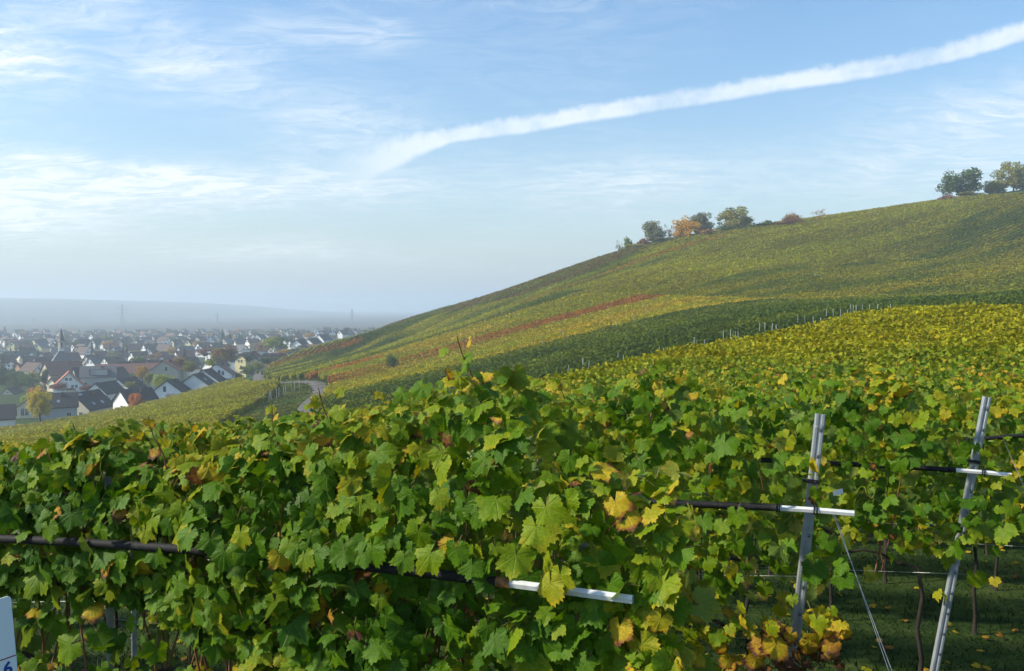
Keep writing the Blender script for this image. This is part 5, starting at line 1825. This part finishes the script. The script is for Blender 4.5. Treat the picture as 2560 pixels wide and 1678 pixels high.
# ---------------------------------------------------------------- the rest of the town, street by street
r = np.random.default_rng(2024)
ORD = lambda n_: f'{n_}{"th" if 10 <= n_ % 100 <= 20 else {1: "st", 2: "nd", 3: "rd"}.get(n_ % 10, "th")}'
streets = [455, 515, 575, 640, 705, 775, 850, 930, 1020, 1120, 1220]
protos = [(7.8, 9.5, 4.0, 44), (8.2, 10.5, 4.5, 42), (7.4, 9, 3.8, 48), (9.0, 11, 4.6, 40), (7.8, 12, 3.4, 50)]
walls_p = ['white', 'white', 'white', 'white', 'cream', 'cream', 'beige', 'yellow']
roofs_p = ['dark red', 'brown', 'brown', 'brown', 'grey', 'black', 'dark red', 'grey']
skip = [(p_.location.x, p_.location.y) for p_ in bpy.data.objects if p_.name.startswith(('house', 'church'))]
skip = np.array(skip)
ns = len(streets)
for si, D in enumerate(streets):
    x_l = -0.60 * D
    x_r = np.interp(D, [455, 600, 800, 1150], [-118, -150, -150, -200])
    x = x_l + r.uniform(0, 8)
    cnt, tcnt = 0, 0
    back = ns - si
    rown = 'farthest' if back == 1 else f'{ORD(back)}-farthest'
    while x < x_r:
        y = D + r.normal(0, 11)
        if np.min(np.hypot(skip[:, 0] - x, skip[:, 1] - y)) > 15 and np.hypot(cp[0] - x, 470 - y) > 16:
            cnt += 1
            W, L, E, pt = protos[int(r.integers(0, len(protos)))]
            al = math.radians(r.choice([22, 14, 34, 5, -60, 62], p=[.34, .2, .2, .1, .06, .1]) + r.normal(0, 5))
            wc, rc_ = walls_p[int(r.integers(0, 8))], roofs_p[int(r.integers(0, 8))]
            wins = [(-1.1, E + 0.6, 0.9, 1.2), (1.1, E + 0.6, 0.9, 1.2)]
            if D < 700:
                wins += [(-1.6, 1.6, 1.0, 1.3), (1.6, 1.6, 1.0, 1.3)]
            elif r.random() < 0.4:
                wins = [(0, E + 0.5, 1.6, 1.3)]
            house(x, y, float(ground(x, y)), W, L, E, math.radians(pt), al, wc, rc_, f'{wc} house with {rc_} roof, {ORD(cnt)} from left in the {rown} row of the town', 'houses of the town', windows=wins, chimney=bool(r.random() < 0.6))
        # a garden tree now and then, in front of or behind the house
        if r.random() < 0.80:
            tcnt += 1
            ty_ = y - r.uniform(9, 20) if r.random() < 0.7 else y + r.uniform(14, 20)
            tx_ = x + r.uniform(7, 12)
            if np.min(np.hypot(skip[:, 0] - tx_, skip[:, 1] - ty_)) > 9:
                shp = r.choice(['round', 'bush', 'cone', 'round'])
                tn = 'conifer' if shp == 'cone' else r.choice(['dark', 'green', 'olive', 'gold', 'brown', 'grey', 'dark', 'green'])
                hh = {'cone': r.uniform(8, 13), 'bush': r.uniform(3, 5), 'round': r.uniform(6, 10)}[str(shp)]
                ww = {'cone': 0.42, 'bush': 1.3, 'round': 0.95}[str(shp)] * hh
                word = {'conifer': 'dark pointed conifer', 'dark': 'dark green garden tree', 'green': 'green garden tree', 'olive': 'olive garden tree', 'gold': 'golden garden tree', 'brown': 'brown garden tree', 'grey': 'grey green garden tree'}[str(tn)]
                tree(tx_, ty_, hh, ww, str(shp), str(tn), f'{word}, {ORD(tcnt)} tree from left in the {rown} row of the town', 'trees of the town')
        x += r.uniform(11.5, 17.0)
# trees that break the far roofline
for a in [(12, 836, 20, 18, 1190, 'cone', 'conifer', 'tall dark conifer on the town skyline at the left edge'), (557, 856, 32, 20, 800, 'cone', 'conifer', 'tallest dark conifer among the far houses'),
          (572, 856, 20, 22, 815, 'round', 'dark', 'dark tree beside the tallest conifer'), (330, 842, 14, 34, 1180, 'round', 'grey', 'broad faint tree on the town skyline right of the big pylon'),
          (640, 842, 14, 26, 1000, 'round', 'grey', 'round grey tree on the town skyline'), (678, 842, 16, 30, 1000, 'round', 'grey', 'wide grey tree on the town skyline'),
          (746, 838, 15, 12, 950, 'cone', 'conifer', 'small pointed conifer above the white houses'), (866, 831, 12, 16, 900, 'round', 'dark', 'dark tree beside the right hand pylon'),
          (912, 836, 14, 26, 800, 'round', 'olive', 'olive tree where the hill meets the town')]:
    tree_px(*a, 'trees on the town skyline')
for a in [(56, 836, 1180, 13, 12, 11, 45, 'beige', 'grey', 'house with a steep pointed grey roof on the far skyline')]:
    house_px(a[0], 827, a[2], a[3], a[4], a[5], 20, a[6], a[7], a[8], a[9], 'houses of the town')

# ---------------------------------------------------------------- pylons
steel = mat_plain('pylon_steel', (0.26, 0.27, 0.28), 0.6, 0.1, metallic=0.3)


def pylon_mesh(H, b0):
    mb = MB()
    wst, tw = 0.62 * H, 0.08
    half = lambda z: np.interp(z, [0, wst, H], [b0, b0 * 0.28, 0.25])
    for sx in (-1, 1):
        for sy in (-1, 1):
            mb.tube([(sx * half(z), sy * half(z), z) for z in (0, wst * .5, wst, H)], 0.15, 4)
    zs = [0, .16, .30, .42, .52, .60, .67, .74, .81, .88, .95]
    for i in range(len(zs) - 1):
        z0, z1 = zs[i] * H, zs[i + 1] * H
        h0, h1 = half(z0), half(z1)
        for s in (-1, 1):
            mb.tube([(-h0, s * h0, z0), (h1, s * h1, z1)], tw, 4, False)
            mb.tube([(h0, s * h0, z0), (-h1, s * h1, z1)], tw, 4, False)
            mb.tube([(s * h0, -h0, z0), (s * h1, h1, z1)], tw, 4, False)
    arms = []
    for zf, wf in ((0.66, 0.20), (0.78, 0.27), (0.90, 0.17)):
        am = MB()
        z, w_ = zf * H, wf * H
        for s in (-1, 1):
            am.tube([(s * w_, 0, z), (0, 0.3, z + 0.03 * H)], 0.10, 4)
            am.tube([(s * w_, 0, z), (0, -0.3, z + 0.03 * H)], 0.10, 4)
            am.tube([(s * w_, 0, z), (0, 0, z - 0.2)], 0.10, 4)
            am.tube([(s * w_ * 0.95, 0, z), (s * w_ * 0.95, 0, z - 2.2)], 0.12, 4)
        arms.append(am.mesh('crossarm'))
    return mb.mesh('lattice_tower'), arms


for (px, pytop, d, lab, rz) in [(305, 760, 1400, 'tallest lattice pylon rising behind the middle of the town', 0.9), (84, 793, 1950, 'faint lattice pylon far behind the left part of the town', 0.8),
                                (543, 782, 1700, 'lattice pylon behind the town, right one of the close pair', 1.0), (524, 792, 2150, 'fainter lattice pylon, left one of the close pair', 1.0),
                                (880, 772, 1480, 'lattice pylon just left of the foot of the hill', 1.2), (897, 802, 2200, 'smallest faint pylon beside the foot of the hill', 1.2)]:
    p = at(px, pytop, d)
    g_ = float(ground(p[0], d))
    H = p[2] - g_
    tm, arms = pylon_mesh(H, H * 0.085)
    root = empty('power_pylon', (p[0], d, g_), rz)
    link('lattice_tower', tm, steel, root)
    for am in arms:
        link('crossarm', am, steel, root)
    tag(root, lab, 'pylon', 'power pylons behind the town')

# ---------------------------------------------------------------- posts in the vineyards on the slope
slope_post = MB().box(-0.024, 0.024, -0.02, 0.02, -0.4, 2.5).mesh('slope_post')
slope_post.materials.append(mat_plain('pale_post', (0.50, 0.52, 0.52), 0.5, 0.1, metallic=0.2))
thick_post = MB().box(-0.035, 0.035, -0.035, 0.035, -0.4, 2.4).mesh('thick_post')
thick_post.materials.append(slope_post.materials[0])


def stand_posts(pix, d0, d1, off, label, group, me, z_extra=0.0):
    """stand posts where the sight lines meet the vine tops of the slope"""
    pix = sorted(pix)
    for pi_, (px, py) in enumerate(pix):
        d = np.arange(d0, d1, 0.5)
        v = at(px, py, 1.0)
        g_ = ground(v[0] * d, d) + off
        hit = g_ > v[2] * d
        dd = d[np.argmax(hit)] if hit.any() else d1
        x_, y_ = v[0] * dd, dd
        o = link('vineyard_post', me, None, None, (float(x_), float(y_), float(ground(x_, y_)) + z_extra))
        o.rotation_euler = (r.normal(0, 0.04), r.normal(0, 0.05), r.uniform(0, 3))
        tag(o, f'{ORD(pi_ + 1)} from left of the {label}', 'post', group)


band = [(1415, 922), (1456, 905), (1470, 910), (1545, 890), (1560, 896), (1645, 876), (1660, 880), (1735, 852), (1746, 862), (1760, 858), (1810, 834), (1826, 834), (1838, 838), (1848, 836),
        (1898, 815), (1913, 815), (1928, 818), (1942, 820), (1995, 797), (2014, 797), (2034, 800), (2052, 803), (2066, 782), (2084, 780), (2101, 782), (2118, 783), (2128, 768), (2133, 770), (2141, 770), (2156, 768), (2175, 768), (2192, 769), (2224, 768)]
stand_posts(band, 73, 130, 2.25, 'thin pale posts between the dark green band and yellow crest', 'posts along the lower edge of the dark green band', slope_post, 0.15)
low = [(640 + 9.5 * i + 4 * (i % 2), 1008 - 4.1 * i) for i in range(12)]
stand_posts(low, 120, 230, 0.9, 'pale row end posts left of the road bend', 'row end posts left of the road bend', thick_post, -0.3)
mid = [(1352, 842), (1354, 850), (1357, 858), (1402, 828), (1406, 834), (1411, 842), (1305, 862), (1519, 790), (1530, 800), (1536, 806), (1541, 812), (1568, 785), (1578, 792), (1584, 797), (1606, 768), (1616, 775), (1625, 781),
       (1160, 868), (1192, 862), (1210, 858), (1248, 855), (1440, 795), (1455, 790), (1475, 788), (1490, 792), (1510, 768), (1520, 768), (1548, 778)]
stand_posts(mid, 110, 330, 1.9, 'short white posts among the golden band of vines', 'posts in the golden band', thick_post, -0.2)
hi_ = [(2020 + 14 * i + 3 * (i % 3), 686 + 1.2 * i) for i in range(9)] + [(2230 + 13 * i, 642 + 1.0 * i) for i in range(7)]
stand_posts(hi_, 120, 420, 1.9, 'small pale posts among the olive vines high at right', 'posts on the right half of the slope', thick_post, -0.3)

# rough grass on the verge beside the road bend
r = np.random.default_rng(91)
nv = 26000
ti = r.integers(0, 60, nv)
offs = r.uniform(2.0, 13.0, nv) * r.choice([-1, -1, -1, 0.45], nv)
tvx, tvy = np.gradient(road_x), np.gradient(road_y)
tl_ = np.hypot(tvx, tvy)
sx_ = road_x[ti] + tvy[ti] / tl_[ti] * offs + r.normal(0, 1.0, nv)
sy_ = road_y[ti] - tvx[ti] / tl_[ti] * offs + r.normal(0, 1.0, nv)
dist_ = np.min(np.hypot(sx_[:, None] - road_x[None, ::2], sy_[:, None] - road_y[None, ::2]), axis=1)
ok_ = dist_ > 2.1
sx_, sy_ = sx_[ok_], sy_[ok_]
C = np.stack([sx_, sy_, ground(sx_, sy_) + 0.08], 1)
vc = np.array([0.085, 0.135, 0.018])[None] * (0.55 + 0.9 * vnoise(sx_, sy_, 4.0, 8))[:, None] * r.uniform(0.75, 1.25, (len(sx_), 1))
vc[:, 0] *= 1 + 0.5 * vnoise(sx_, sy_, 7.0, 12)
V, Fc, Cc = scatter_tris(C, vc, 0.38, r, 0.4)
vg = link('verge_grass', mesh_np('verge_grass', V, Fc, vec_attr={'col': Cc}), M_FOL)
tag(vg, 'rough green grass on the verge inside the road bend', 'grass', kind='stuff')

# ---------------------------------------------------------------- haze: one box of even, pale air round everything
HZ = MB().box(-8400, 8400, -2300, 8800, -62, 84)
haze = HZ.build('haze', None)
hm = bpy.data.materials.new('haze_air')
hm.use_nodes = True
hn = NT(hm.node_tree)
hn.n.clear()
ho = hn.node('ShaderNodeOutputMaterial')
pv = hn.node('ShaderNodeVolumePrincipled')
pv.inputs['Color'].default_value = (0.78, 0.905, 1.0, 1)
pv.inputs['Density'].default_value = 0.00040
pv.inputs['Anisotropy'].default_value = 0.25
hn.l.new(pv.outputs[0], ho.inputs['Volume'])
haze.data.materials.append(hm)
tag(haze, 'pale autumn haze lying over the valley and the town', kind='stuff')
